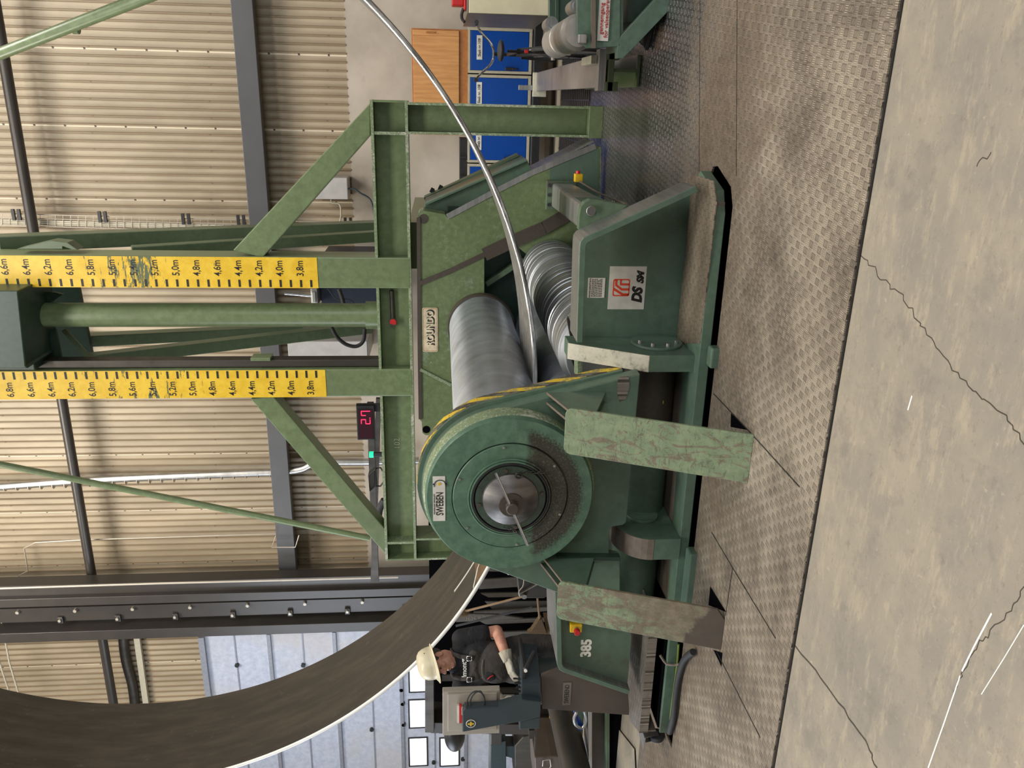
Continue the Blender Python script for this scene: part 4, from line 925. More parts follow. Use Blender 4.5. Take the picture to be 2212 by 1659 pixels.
obj('plate_shell', bm, M['scale'], ring, smooth=True)
bm = B(); prevr = None
for i in range(N + 1):
    a = A0 + (A1 - A0) * i / N; d = Vector((cos(a), 0, sin(a)))
    r = [bm.verts.new(RC + d * R_ + Vector((0, Y_, 0))) for R_, Y_ in ((RO - 0.001, RY0 + 0.008), (RO - 0.006, RY0 + 0.001), (RO - 0.018, RY0 - 0.004), (RO - RT + 0.01, RY0 - 0.002), (RO - RT + 0.001, RY0 + 0.008))]
    if prevr:
        for k in range(5): bm.faces.new((prevr[k], prevr[(k + 1) % 5], r[(k + 1) % 5], r[k]))
    prevr = r
obj('cut_edge', bm, M['bright'], ring, label='bright cut edge of the plate')

for (dx0, dx1, ya, yb2, wd) in ((-1.55, -1.95, 5.95, 5.95, 0.03), (-1.62, -1.7, 5.78, 5.62, 0.05), (-1.5, -1.62, 5.9, 5.78, 0.03)):
    bm = B(); prv = None
    for k in range(9):
        x = dx0 + (dx1 - dx0) * k / 8; yy_ = ya + (yb2 - ya) * k / 8; zz_ = RC.z - math.sqrt((RO - RT - 0.0015) ** 2 - x * x)
        r = [bm.verts.new((RC.x + x, yy_ - wd / 2, zz_)), bm.verts.new((RC.x + x, yy_ + wd / 2, zz_))]
        if prv: bm.faces.new((prv[0], prv[1], r[1], r[0]))
        prv = r
    bmesh.ops.solidify(bm, geom=bm.faces[:], thickness=0.001); obj('ground_streak', bm, M['whitepaint'], ring)
# ------------------------------------------------------------------ the plate rolling machine
mc = thing('plate_rolling_machine', 'large green plate rolling machine with steel rolls set in the floor pit', 'machine', (-2.2, 5.9, 0))
AX, AZ = -2.14, 1.175
bm = B(); bx(bm, -4.08, -0.5, 4.32, 4.9, 0.03, 0.088); bx(bm, -4.08, -1.06, 4.9, 7.9, 0.03, 0.088); base = obj('base_plate', bm, M['browntop'], mc, bevel=0.004)
bm = B(); prism(bm, [(-4.09, 4.3, 0.03), (-0.56, 4.3, 0.03), (-0.44, 4.36, 0.03), (-0.36, 4.62, 0.03), (-0.44, 4.7, 0.03), (-4.09, 4.32, 0.03)], (0, 0, 0.062)); obj('base_front_lip', bm, M['green'], base, bevel=0.004)
bm = B(); bx(bm, -3.05, -2.62, 4.2, 4.3, -0.03, 0.05); obj('mounting_block', bm, M['green'], base, bevel=0.01)
bm = B(); bx(bm, -1.42, -1.3, 4.22, 4.3, -0.03, 0.05); obj('mounting_block', bm, M['green'], base, bevel=0.01)
# right stand (with the sticker): web, rim, shelf
WEB, RIM = 4.78, 4.4
T0 = at(1253, 525, Y=RIM); T1 = at(1246, 735, Y=RIM)
bm = B(); pp(bm, [(1252, 742), (1262, 520), (1500, 405), (1478, 585), (1463, 740)], WEB, 0.03); st = obj('right_stand_web', bm, M['green'], mc)
def rimline(pts, w, y0, y1, name, mat, par):
    """folded plate: outer polyline in XZ, thickness w inwards"""
    bm = B(); n = len(pts); inn = []
    for i, p in enumerate(pts):
        d0 = (Vector(pts[i]) - Vector(pts[i - 1])).normalized() if i else (Vector(pts[1]) - Vector(pts[0])).normalized()
        d1 = (Vector(pts[i + 1]) - Vector(pts[i])).normalized() if i < n - 1 else d0
        nn = Vector((-(d0 + d1).y, (d0 + d1).x)).normalized(); k = w / max(0.5, nn.dot(Vector((-d0.y, d0.x))))
        inn.append(Vector(p) + nn * k)
    for i in range(n - 1):
        a, b, c, d = Vector(pts[i]), Vector(pts[i + 1]), inn[i + 1], inn[i]
        prism(bm, [(a.x, y0, a.y), (b.x, y0, b.y), (c.x, y0, c.y), (d.x, y0, d.y)], (0, y1 - y0, 0))
    bmesh.ops.remove_doubles(bm, verts=bm.verts, dist=0.0004)
    return obj(name, bm, mat, par, bevel=0.003)
def XZ(x, y, Y): p = at(x, y, Y=Y); return (p.x, p.z)
rp = [XZ(1504, 402, RIM), XZ(1290, 500, RIM), XZ(1272, 508, RIM), XZ(1261, 514, RIM), XZ(1254.5, 522, RIM), XZ(1252.5, 535, RIM), XZ(1246, 740, RIM)]
rimline(rp, 0.034, RIM + 0.012, 4.66, 'right_stand_rim', M['brushed'], mc)
rimline(rp, 0.034, RIM, RIM + 0.012, 'rim_front_edge', M['green'], mc)
bm = B(); prism(bm, [at(x, y, Z=0.089) for x, y in ((1505, 378), (1543, 391), (1549, 436), (1514, 742), (1462, 742), (1478, 585), (1498, 408))], (0, 0, 0.006)); obj('tread_shelf', bm, M['diamond_shelf'], mc)
# stickers
def sticker(x0, x1, ya, yb, Y, mat, name, par):
    a = at(x0, ya, Y=Y); b = at(x1, yb, Y=Y)   # a = top right, b = bottom left
    bm = B(); bx(bm, b.x, a.x, Y - 0.003, Y, b.z, a.z); return obj(name, bm, mat, par), a, b
s1, a, b = sticker(1318, 1390, 575, 668, WEB, M['white'], 'maker_sticker', st)
w, hgt = a.x - b.x, a.z - b.z
cxm, czm = (a.x + b.x) / 2 + 0.01 * w, a.z - hgt * 0.34
YS = WEB - 0.004
bm = B(); L = 0.4 * w; rr = rrect(L, L * 0.98, L * 0.1)
holed(bm, [(cxm + x, YS, czm + z) for x, z in rr], [[(cxm + x * 0.86, YS, czm + z * 0.86) for x, z in rr]], (0, 0.001, 0))
def lp(pts): prism(bm, [(cxm + x * L / 2, YS, czm + z * L / 2) for x, z in pts], (0, 0.001, 0))
lp([(-0.9, -0.9), (-0.66, -0.9), (-0.66, -0.25), (0.0, 0.86), (-0.32, 0.86), (-0.9, -0.12)])
lp([(-0.34, -0.9), (-0.08, -0.9), (-0.08, -0.1), (0.36, 0.5), (0.9, 0.5), (0.9, 0.74), (0.22, 0.74), (-0.34, 0.0)])
lp([(0.25, -0.9), (0.5, -0.9), (0.5, -0.02), (0.9, -0.02), (0.9, 0.2), (0.25, 0.2)])
obj('maker_logo', bm, M['orange'], s1)
text('lettering', 'DS', M['ink'], s1, (b.x + 0.33 * w, YS, a.z - hgt * 0.80), hgt * 0.37, bold=0.005, shear=0.25, sx=0.9)
text('lettering', 'SM', M['ink'], s1, (b.x + 0.74 * w, YS, a.z - hgt * 0.85), hgt * 0.25, bold=0.0035, shear=0.3, sx=1.0)
s2, a, b = sticker(1271, 1305, 600, 643, WEB, M['white'], 'data_plate', st)
text('lettering', 'MACHINE CAPACITY DATA', M['ink'], s2, ((a.x + b.x) / 2, YS, a.z - 0.012), 0.013, sx=0.75)
bm = B()
for r in range(7):
    z = a.z - 0.026 - r * 0.0095; x = b.x + 0.006
    rnd = random.Random(r)
    while x < a.x - 0.012:
        l = rnd.uniform(0.005, 0.014); bx(bm, x, min(x + l, a.x - 0.005), YS, YS + 0.001, z - 0.002, z + 0.002); x += l + 0.003
obj('small_print', bm, M['ink'], s2)
# bearing bracket plates (normal X)
def yz(name, pts, x0, x1, mat, par, bevel=0.004):
    bm = B(); prism(bm, [(x0, y, z) for y, z in pts], (x1 - x0, 0, 0)); return obj(name, bm, mat, par, bevel=bevel)
bxr = at(1440, 768, Y=4.38).x; bxl = at(1440, 804, Y=4.38).x
bk1 = yz('shaft_bracket', [(4.8, 0.80), (4.64, 0.80), (4.38, 0.36), (4.38, 0.09), (4.8, 0.09)], bxl, bxr, M['green'], mc)
yz('worn_bracket_edge', [(4.642, 0.803), (4.60, 0.74), (4.378, 0.365), (4.379, 0.36), (4.602, 0.735), (4.645, 0.795)], bxl + 0.001, bxr - 0.001, M['white_worn'], bk1, 0)
bm = B(); pp(bm, [(1248, 740), (1258, 740), (1258, 820), (1248, 820)], 4.66, 0.14); obj('web_return', bm, M['chipped'], bk1)
bm = B(); cyl(bm, (bxr, 4.62, 0.26), (bxr + 0.016, 4.62, 0.26), 0.155, n=40); cp = obj('bearing_cap', bm, M['green'], bk1, bevel=0.003)
for k in range(4):
    a_ = radians(60 + 80 * k / 1.5); bm = B(); cyl(bm, (bxr + 0.016, 4.62 - 0.12 * sin(radians(20 + 45 * k)) , 0.26 + 0.12 * cos(radians(20 + 45 * k))), (bxr + 0.036, 4.62 - 0.12 * sin(radians(20 + 45 * k)), 0.26 + 0.12 * cos(radians(20 + 45 * k))), 0.013, n=10); obj('bolt', bm, M['brushed'], cp)
lxr = at(1400, 1166, Y=4.28).x; lxl = at(1400, 1210, Y=4.28).x
P_ = [(4.85, 0.09), (4.85, 0.48)] + [(4.55 - 0.27 * sin(radians(a_)), 0.26 + 0.22 * cos(radians(a_))) for a_ in range(0, 91, 10)] + [(4.28, 0.09)]
bk2 = yz('shaft_bracket', P_, lxl, lxr, M['green'], mc)
bm = B(); arc = P_[1:-1]; prism(bm, [(lxl + 0.001, y - 0.0015, z + 0.0015) for y, z in arc] + [(lxl + 0.001, y + 0.004, z - 0.004) for y, z in arc[::-1]], (lxr - lxl - 0.002, 0, 0)); obj('dusty_edge', bm, M['browntop'], bk2)
bm = B(); cyl(bm, (lxr, 4.58, 0.27), (lxr + 0.02, 4.58, 0.27), 0.105, n=40); obj('shaft_end', bm, M['green'], bk2, bevel=0.004)
bm = B(); cyl(bm, (-3.3, 4.75, 0.25), (bxl, 4.75, 0.25), 0.16, n=40); sh = obj('pivot_shaft', bm, M['green'], mc, smooth=True)
bm = B(); cyl(bm, (-1.95, 4.75, 0.25), (bxl - 0.02, 4.75, 0.25), 0.1612, n=40, cap=False)
obj('bare_shaft_band', bm, M['grime'], sh, smooth=True)
for x, z in ((1428, 869), (1390, 1261)):
    q = at(x, z, Y=4.6); bm = B(); lathe(bm, (q.x, 4.6, q.z), [(0.012, 0), (0.017, 0), (0.017, 0.03), (0.012, 0.03)], 16); obj('grease_port', bm, M['yellow'], sh)
# near housing
HY = 4.32
DX = -2.195
cp_ = [(DX - 0.02 + 0.52 * cos(2 * pi * i / 72), AZ + 0.52 * sin(2 * pi * i / 72)) for i in range(72)]
low = [XZ(1383, 808, HY), XZ(1360, 870, HY), XZ(1340, 1330, HY)]
lf = [XZ(1060, 1228, HY), XZ(1172, 1258, HY), XZ(1210, 1272, HY)]
ol = hull(cp_ + low + lf)
def notch(o):
    tgt = XZ(1340, 1330, HY); k = min(range(len(o)), key=lambda i: (o[i][0] - tgt[0]) ** 2 + (o[i][1] - tgt[1]) ** 2)
    return o[:k + 1] + [XZ(1340, 1208, HY), XZ(1320, 1204, HY), XZ(1316, 1196, HY), XZ(1317, 1146, HY), XZ(1322, 1138, HY), XZ(1346, 1134, HY), XZ(1353, 1128, HY)] + o[k + 1:]
bm = B(); prism(bm, [(x, HY, z) for x, z in notch(ol)], (0, 0.1, 0)); hs = obj('near_housing', bm, M['green'], mc, bevel=0.006)
cp2 = [(DX - 0.02 + 0.545 * cos(2 * pi * i / 72), AZ + 0.545 * sin(2 * pi * i / 72)) for i in range(72)]
ol2 = hull(cp2 + [XZ(1330, 791, HY + 0.2), XZ(1345, 800, HY + 0.1), XZ(1300, 1250, HY)] + lf[:2])
bm = B(); prism(bm, [(x, HY + 0.1, z) for x, z in ol2 if True], (0, 0.12, 0)); obj('housing_rim', bm, M['green'], hs)
# hazard strip: on the rim surface from the top round to the right
ctr = (AX, AZ); seq = sorted([p for p in ol2 if (p[0] > AX - 0.45 and p[1] > 0.62 and (p[0] + p[1]) > AX + AZ + 0.05 - 0.0)], key=lambda p: math.atan2(p[1] - AZ, p[0] - AX))
bm = B(); pv = None
cand = [p for p in ol2]; n_ = len(cand)
for i in range(n_):
    p, q = Vector(cand[i]), Vector(cand[(i + 1) % n_])
    mid = (p + q) / 2
    an = math.degrees(math.atan2(mid.y - AZ, mid.x - AX))
    if -48 < an < 128:
        q2 = q
        if q.y < 0.62: t = (p.y - 0.60) / max(1e-6, p.y - q.y); q2 = p + (q - p) * min(1, t)
        if p.y < 0.62 and q.y < p.y: continue
        d = (q2 - p).normalized(); nn = Vector((d.y, -d.x))
        for (y0, y1) in ((HY + 0.13, HY + 0.21),):
            prism(bm, [(p.x, y0, p.y), (q2.x, y0, q2.y), (q2.x + nn.x * 0.004, y0, q2.y + nn.y * 0.004), (p.x + nn.x * 0.004, y0, p.y + nn.y * 0.004)], (0, y1 - y0, 0))
obj('hazard_strip', bm, M['hazard'], hs)
# gear drum and disc
FYc = 4.2
bm = B(); lathe(bm, (DX, FYc, AZ), [(0.512, 0.13), (0.512, 0.075), (0.505, 0.06), (0.505, 0.045), (0.49, 0.03)], 96); obj('drum_band', bm, M['chipped'], mc, smooth=True)
bm = B(); lathe(bm, (DX, FYc, AZ), [(0.497, 0.13), (0.497, 0.02), (0.485, 0.0), (0.343, 0.0), (0.343, 0.012), (0.336, 0.012), (0.336, 0.0)], 96); dk = obj('end_disc', bm, M['disc'], mc, smooth=True)
bm = B(); lathe(bm, (DX, FYc, AZ), [(0.336, 0.012), (0.336, -0.004), (0.332, -0.008), (0.25, -0.008), (0.25, -0.02), (0.243, -0.022), (0.24, -0.012), (0.235, -0.026), (0.228, -0.026), (0.222, 0.0), (0.212, 0.0)], 96); cr = obj('cover_ring', bm, M['disc'], mc, smooth=True)
bm = B(); lathe(bm, (DX, FYc, AZ), [(0.213, 0.0), (0.205, -0.03), (0.165, -0.034), (0.165, -0.03)], 72); gr = obj('bearing_cover', bm, M['oily'], mc, smooth=True)
bm = B(); lathe(bm, (DX, FYc, AZ), [(0.228, -0.02), (0.224, -0.028), (0.215, -0.028), (0.213, -0.008)], 72); obj('seal_ring', bm, M['black'], gr, smooth=True)
bm = B(); lathe(bm, (DX, FYc, AZ), [(0.166, -0.034), (0.162, -0.045), (0.10, -0.085), (0.072, -0.098)], 72); cn = obj('cone_cap', bm, M['cone'], mc, smooth=True)
bm = B(); lathe(bm, (DX, FYc, AZ), [(0.073, -0.096), (0.073, -0.112), (0.036, -0.112), (0.036, -0.16), (0.03, -0.165), (0, -0.165)], 48); hb_ = obj('hub', bm, M['grime'], cn, smooth=True)
ta = at(1071, 1022, Y=FYc - 0.15); tb = at(1140, 1178, Y=FYc - 0.15)
bm = B(); cyl(bm, ta, tb, 0.0085, n=14); obj('tommy_bar', bm, M['chrome'], cn, smooth=True)
for i in range(6):
    a_ = radians(68 + 60 * i) ; q = Vector((AX + 0.29 * cos(a_) , FYc - 0.008, AZ + 0.29 * sin(a_))) if False else Vector((DX + 0.32 * cos(a_), FYc - 0.008, AZ + 0.32 * sin(a_)))
    bm = B(); cyl(bm, q, q - Vector((0, 0.006, 0)), 0.008, n=12); obj('bolt', bm, M['brushed'], cr)
for i in range(4):
    a_ = radians(10 + 90 * i); q = Vector((DX + 0.187 * cos(a_), FYc - 0.032, AZ + 0.187 * sin(a_)))
    bm = B(); cyl(bm, q, q - Vector((0, 0.012, 0)), 0.012, n=8); obj('bolt', bm, M['grime'], gr)
def chain(pts, par):
    P = [at(x, y, Y=FYc - 0.035) for x, y in pts]; L_ = [(P[i], P[i + 1]) for i in range(len(P) - 1)]
    tot = sum((b - a).length for a, b in L_); n = int(tot / 0.02); bm = B()
    for k in range(n):
        s = (k + 0.5) / n * tot
        for a, b in L_:
            l = (b - a).length
            if s <= l: break
            s -= l
        c = a + (b - a) * (s / l); d = (b - a).normalized(); sd = d.cross(Vector((0, 1, 0))) if k % 2 else Vector((0, 1, 0))
        ring_ = [c + d * (0.013 * cos(t_)) + sd * (0.007 * sin(t_)) for t_ in [2 * pi * j / 8 for j in range(9)]]
        tube(bm, ring_, 0.0022, 5, sm=False)
    return obj('chain', bm, M['darksteel'], par)
chain([(1089, 1140), (1105, 1143), (1120, 1153), (1135, 1160), (1152, 1158), (1166, 1155), (1173, 1153)], cr)
chain([(1124, 1020), (1140, 1019), (1158, 1022), (1168, 1021), (1178, 1023)], cr)
bm = B()
for t_ in (0, 1): c = at(1121, 1026, Y=FYc - 0.05); tube(bm, [c + Vector((0.016 * cos(2 * pi * j / 10) , -0.01 * t_, 0.02 * sin(2 * pi * j / 10))) for j in range(11)], 0.003, 6, sm=False)
obj('shackle', bm, M['darksteel'], cr)
# nameplate
a = at(934.5, 1029, Y=FYc - 0.002); b = at(962, 1125, Y=FYc - 0.002)
bm = B(); bx(bm, b.x, a.x, FYc - 0.003, FYc + 0.001, b.z, a.z); npl = obj('nameplate', bm, M['white'], dk)
w = a.x - b.x; hh = a.z - b.z
text('lettering', 'SWEBEN', M['ink'], npl, (b.x + w * 0.39, FYc - 0.004, b.z + hh * 0.42), hh * 0.84, sx=0.66, bold=0.0005)
text('lettering', 'TECHNOLOGY SPECIALISTS', M['grime'], npl, (b.x + w * 0.38, FYc - 0.004, b.z + hh * 0.88), hh * 0.15, sx=1.0)
bm = B(); c_ = Vector((b.x + w * 0.84, FYc - 0.004, b.z + hh * 0.42)); pts = [(c_.x - 0.02, c_.y, c_.z + 0.034)] + [(c_.x + 0.022 * cos(radians(t_)), c_.y, c_.z + 0.03 * sin(radians(t_))) for t_ in range(80, -81, -16)] + [(c_.x - 0.02, c_.y, c_.z - 0.034)]
tube(bm, pts, 0.0028, 6, sm=False); ell(bm, (c_.x - 0.004, c_.y, c_.z + 0.035), (0.006, 0.002, 0.006)); ell(bm, (c_.x - 0.004, c_.y, c_.z - 0.035), (0.006, 0.002, 0.006)); obj('logo_mark', bm, M['ink'], npl)
bm = B(); cyl(bm, (c_.x - 0.002, c_.y, c_.z + 0.004), (c_.x - 0.002, c_.y - 0.002, c_.z + 0.004), 0.009, n=16); obj('logo_dot', bm, M['yellow'], npl)
# housing lower web + recess behind
bm = B(); pp(bm, [(1300, 806), (1440, 806), (1436, 1165), (1430, 1345), (1300, 1345)], 4.92, 0.03); obj('lower_web', bm, M['green'], mc)
bm = B(); a = at(1375, 812, Y=4.86); bx(bm, at(1375, 850, Y=4.86).x, a.x, 4.8, 4.92, 0.36, 0.5); 
obj('spacer', bm, M['green'], mc)
bm = B(); q = [(1335, 815), (1358, 812), (1360, 835), (1352, 862), (1338, 868), (1333, 848)]; pp(bm, q, HY - 0.003, 0.004); obj('bare_metal_patch', bm, M['diamond_new'], hs)
bm = B(); a = at(1150, 1195, Y=HY - 0.01); b = at(1335, 1203, Y=HY - 0.01)
# rib on left side of the housing, triangular
bm = B(); pp(bm, [(1205, 1203), (1340, 1204), (1340, 1212), (1205, 1208)], HY - 0.05, 0.05); obj('rib', bm, M['darkgreen'], hs)
# skid plates with brackets
def skid(x0, x1, yt, zt_, yb, nm, cut=False, label=None):
    th = 0.018; a = Vector((0, yb, 0.0065)); t_ = Vector((0, yt, zt_)); d = (t_ - a); Lh = d.length; d.normalize(); nn = Vector((0, d.z, -d.y)) * -1
    r = 0.04; ou = [(x0, 0), (x1, 0)]
    if cut: ou = [(x0, 0), (x1 - 0.06, 0), (x1, 0.045)]
    ou += [(x1 - r + r * cos(radians(k)), Lh - r + r * sin(radians(k))) for k in range(0, 91, 15)] + [(x0 + r - r * cos(radians(k)), Lh - r + r * sin(radians(k))) for k in range(90, -1, -15)]
    bm = B(); prism(bm, [(x, a.y + d.y * s, a.z + d.z * s) for x, s in ou], Vector((0, abs(d.z), -d.y)) * th)
    sk = obj('skid_plate', bm, M['skid_muddy' if cut else 'skid'], mc, bevel=0.003, label=label)
    xm = x0 + 0.17
    for xx in (xm, xm + 0.06):
        bm = B(); prism(bm, [(xx, 4.32, zt_ + 0.06), (xx, yt + 0.02, zt_ - 0.03), (xx, yt - 0.03, zt_ - 0.16), (xx, 4.32, 0.62)], (0.012, 0, 0)); obj('skid_bracket', bm, M['green'], sk, bevel=0.002)
        bm = B(); prism(bm, [(xx - 0.001, 4.32, zt_ + 0.062), (xx - 0.001, yt + 0.018, zt_ - 0.029), (xx - 0.001, yt + 0.017, zt_ - 0.035), (xx - 0.001, 4.32, zt_ + 0.054)], (0.014, 0, 0)); obj('bracket_edge', bm, M['browntop'], sk)
    return sk
skid(-1.832, -1.563, 4.0, 0.905, 3.6, 's', label='pale green leaning guard plate full of scratches')
skid(-2.91, -2.65, 4.0, 0.9, 3.66, 's', True, label='muddy leaning guard plate with dark bottom')
# left stand (385)
LR = 4.38
bm = B(); pp(bm, [(1212, 1285), (1212, 1438), (1354, 1492), (1364, 1375), (1352, 1300)], 4.45, 0.03); ls = obj('left_stand_web', bm, M['green'], mc)
lp_ = [XZ(1199, 1262, LR), XZ(1203.5, 1437, LR), XZ(1208, 1447, LR), XZ(1216, 1452, LR), XZ(1356, 1500, LR)]
rimline(lp_, 0.034, LR + 0.01, 4.9, 'left_stand_rim', M['brushed'], mc); rimline(lp_, 0.034, LR, LR + 0.01, 'rim_front_edge', M['green'], mc)
text('number', '385', M['whitepaint'], ls, tuple(at(1267, 1400, Y=4.449)), 0.097, bold=0.004, sx=1.0)
q = at(1245, 1359, Y=4.38); bm = B(); bx(bm, q.x - 0.032, q.x + 0.032, 4.385, 4.45, q.z - 0.04, q.z + 0.04); es = obj('emergency_stop_box', bm, M['yellow'], ls, bevel=0.005)
bm = B(); cyl(bm, (q.x, 4.385, q.z), (q.x, 4.365, q.z), 0.014, n=16); obj('stop_stem', bm, M['brushed'], es); bm = B(); cyl(bm, (q.x, 4.365, q.z), (q.x, 4.335, q.z), 0.021, n=20); obj('stop_button', bm, M['red'], es, bevel=0.004)
# step box at left
zsb = at(1399, 1383, Y=4.36).z
bm = B(); tp = [(-3.12, 4.36), (at(1380, 1581, Z=zsb).x, 4.36), (-4.25, 4.6), (-3.75, 4.98), (-3.12, 4.98)]
prism(bm, [(x, y, zsb) for x, y in tp], (0, 0, -0.006)); bm2 = B(); bx(bm2, -4.07, -3.12, 4.33, 4.76, 0.0885, 0.1); obj('step_shade_sheet', bm2, M['dark'], mc)  # black sheet on the base stands in for shade under the step
o = obj('tread_step', bm, M['diamond_new'], mc)
bm = B(); xe = at(1380, 1581, Z=zsb).x; bx(bm, xe, -3.12, 4.352, 4.36, zsb - 0.062, zsb); obj('step_lip', bm, M['diamond_new'], mc)
bm = B(); bx(bm, xe, xe + 0.012, 4.36, 4.7, 0.1, zsb - 0.008); obj('step_side', bm, M['browntop'], mc)
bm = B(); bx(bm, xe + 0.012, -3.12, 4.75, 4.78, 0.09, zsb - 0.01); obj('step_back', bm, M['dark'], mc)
# rolls
bm = B(); lathe(bm, (AX, 4.82, AZ), [(0, 0), (0.315, 0.0), (0.315, 2.84), (0.325, 2.85), (0.325, 2.9), (0.31, 2.91), (0, 2.91)], 96); obj('top_roll', bm, M['roll'], mc, smooth=True)
bm = B(); lathe(bm, (AX, 7.66, AZ), [(0.318, 0), (0.332, 0.0), (0.336, 0.03), (0.336, 0.1), (0, 0.1)], 96); obj('roll_collar', bm, M['grime'], mc, smooth=True)
SXr, SZr = -1.574, 0.494
prof = [(0, 0.0), (0.2, 0.0), (0.2, 0.04), (0.262, 0.05), (0.268, 0.13), (0.262, 0.14), (0.262, 0.17), (0.3, 0.19)]
rnd = random.Random(3); y = 0.2
while y < 2.72:
    dd = rnd.choice([0.0, 0.003, 0.006, 0.002]); s_ = rnd.uniform(0.012, 0.03)
    prof += [(0.3 - dd, y), (0.3 - dd, y + s_ * 0.8)]; y += s_
prof += [(0.3, 2.74), (0.3, 2.82), (0.27, 2.84), (0, 2.84)]
bm = B(); lathe(bm, (SXr, 4.9, SZr), prof, 96); obj('side_roll', bm, M['groove'], mc, smooth=True)
bm = B(); lathe(bm, (AX, 4.9, 0.545), [(0, 0), (0.285, 0), (0.285, 2.85), (0, 2.85)], 72); obj('bottom_roll', bm, M['roll'], mc, smooth=True)
bm = B(); lathe(bm, (-2.72, 4.9, 0.42), [(0, 0), (0.29, 0), (0.29, 2.85), (0, 2.85)], 72); obj('side_roll', bm, M['groove'], mc, smooth=True)
bm = B(); bx(bm, -3.3, -0.95, 4.95, 7.7, 0.09, 0.12); obj('roll_pit', bm, M['grime'], mc)
# far housing
HF = 7.75
def P3(l, Y): return [tuple(at(x, y, Y=Y)) for x, y in l]
outer = [(905, 600), (903, 463), (907, 457), (914, 455), (961, 463), (966, 470), (1072, 414.5), (1151, 374), (1287, 317), (1298, 318), (1297, 500), (1297, 900), (1150, 980), (1000, 950), (940, 925), (928, 940), (919, 940), (912.5, 935), (911, 911), (906, 905)]
hole = [(1046, 553), (1046, 637), (1046, 700), (1150, 790), (1180, 760), (1200, 600), (1110, 527)]
bm = holed(B(), P3(outer, HF), [P3(hole, HF)], (0, 0.25, 0)); fh = obj('far_housing', bm, M['housing'], mc)
bm = B(); a = at(1040, 500, Y=8.02); bx(bm, -3.2, -1.0, 8.0, 8.02, 0.1, 1.5); obj('housing_back', bm, M['darkgreen'], mc)
bm = B(); q0, q1 = at(1060, 640, Y=7.9), at(1170, 555, Y=7.9); bar(bm, at(1050, 612, Y=7.92), at(1130, 560, Y=7.92), 0.1, 0.05); obj('inner_slide', bm, M['green_dirty'], mc)
def band(pts, w, Y, name, mat, d=0.02):
    P = P3(pts, Y); bm = B()
    for a, b in zip(P, P[1:]): bar(bm, Vector(a), Vector(b), d, w)
    return obj(name, bm, mat, fh)
band([(905, 613), (975, 584), (1046, 550)], 0.045, HF - 0.008, 'grimy_seam', M['grime'])
band([(1046, 550), (1110, 520), (1175, 492), (1228, 462)], 0.12, HF - 0.02, 'grimy_seam', M['grime'], 0.05)
band([(908, 798), (975, 832)], 0.03, HF - 0.006, 'weld_seam', M['chipped'])
band([(904, 470), (905, 610), (906, 760), (908, 905)], 0.035, HF - 0.004, 'top_edge', M['grime'])
band([(966, 468), (1072, 412), (1151, 372), (1286, 316)], 0.05, HF - 0.006, 'slanted_edge', M['brushed'])
for x, y in ((915, 473), (921, 928)):
    c = at(x, y, Y=HF - 0.004); bm = B(); cyl(bm, c, c + Vector((0, 0.006, 0)), 0.045 if y < 600 else 0.04, n=24); obj('lifting_hole', bm, M['grime' if y < 600 else 'dark'], fh)
bm = B(); pp(bm, [(928, 938), (940, 923), (958, 926), (962, 950), (935, 945)], HF + 0.02, 0.15); obj('rear_lug', bm, M['brushed'], fh)
bm = B(); pp(bm, [(1188, 362), (1284, 322), (1294, 322), (1294, 480), (1240, 480), (1232, 450), (1186, 440)], HF - 0.003, 0.004)
obj('lower_plate', bm, M['green'], fh)
# roundo plate
a = at(912, 665, Y=HF - 0.01); b = at(946, 760, Y=HF - 0.01)
w = a.x - b.x; hh = a.z - b.z; cx2, cz2 = (a.x + b.x) / 2, (a.z + b.z) / 2
bm = B(); rr = rrect(w, hh, 0.015); prism(bm, [(cx2 + x, HF - 0.01, cz2 + z) for x, z in rr], (0, 0.01, 0)); rp_ = obj('nameplate', bm, M['cream'], fh)
bm = holed(B(), [(cx2 + x * 0.97, HF - 0.0105, cz2 + z * 0.92) for x, z in rr], [[(cx2 + x * 0.95, HF - 0.0105, cz2 + z * 0.86) for x, z in rr]], (0, 0.0006, 0)); obj('plate_border', bm, M['wood_edge'], rp_)
text('lettering', 'ROUNDO', M['ink'], rp_, (cx2 + w * 0.055, HF - 0.0107, cz2 - hh * 0.06), hh * 0.66, sx=0.82, bold=0.007)
text('lettering', 'ROUNDO', M['cream'], rp_, (cx2 + w * 0.035, HF - 0.0125, cz2 - hh * 0.01), hh * 0.66, sx=0.82, bold=0.0025)
# slanted channel and steel tray behind the far housing
HB = 8.01
bm = B(); pp(bm, [(918, 443), (917, 428), (1121, 337), (1139, 349), (1000, 410)], 8.4, 0.03)
def slab(px, Y0, Y1): 
    q = [at(x, y, Y=Y0) for x, y in px]; prism(bm, q, (0, Y1 - Y0, 0))
bm = B(); slab([(915, 452), (918, 445), (1140, 348), (1150, 374), (962, 463)], HB, 8.04); slab([(918, 445), (1140, 348), (1138, 344), (917, 440)], 7.94, 8.62); sc_ = obj('side_channel', bm, M['green'], mc, bevel=0.003)
bm = B(); slab([(917, 432), (1122, 337), (1119, 333), (916, 427)], 8.45, 8.65); obj('channel_back_rail', bm, M['green_dirty'], sc_)
for x, y in ((934, 412), (952, 406)):
    c = at(x, y, Y=8.6); bm = B(); cyl(bm, c, c - Vector((0.03, 0, 0.09)), 0.012, n=10); cyl(bm, c + Vector((0.012, 0, 0.02)), c - Vector((0.005, 0, 0.015)), 0.026, n=12); obj('fitting', bm, M['rubber'], sc_)
bm = B(); a_, b_ = at(1140, 347, Y=7.98), at(1286, 304, Y=7.98); c_, d_ = at(1262, 300, Y=8.5), at(1139, 344, Y=8.5)
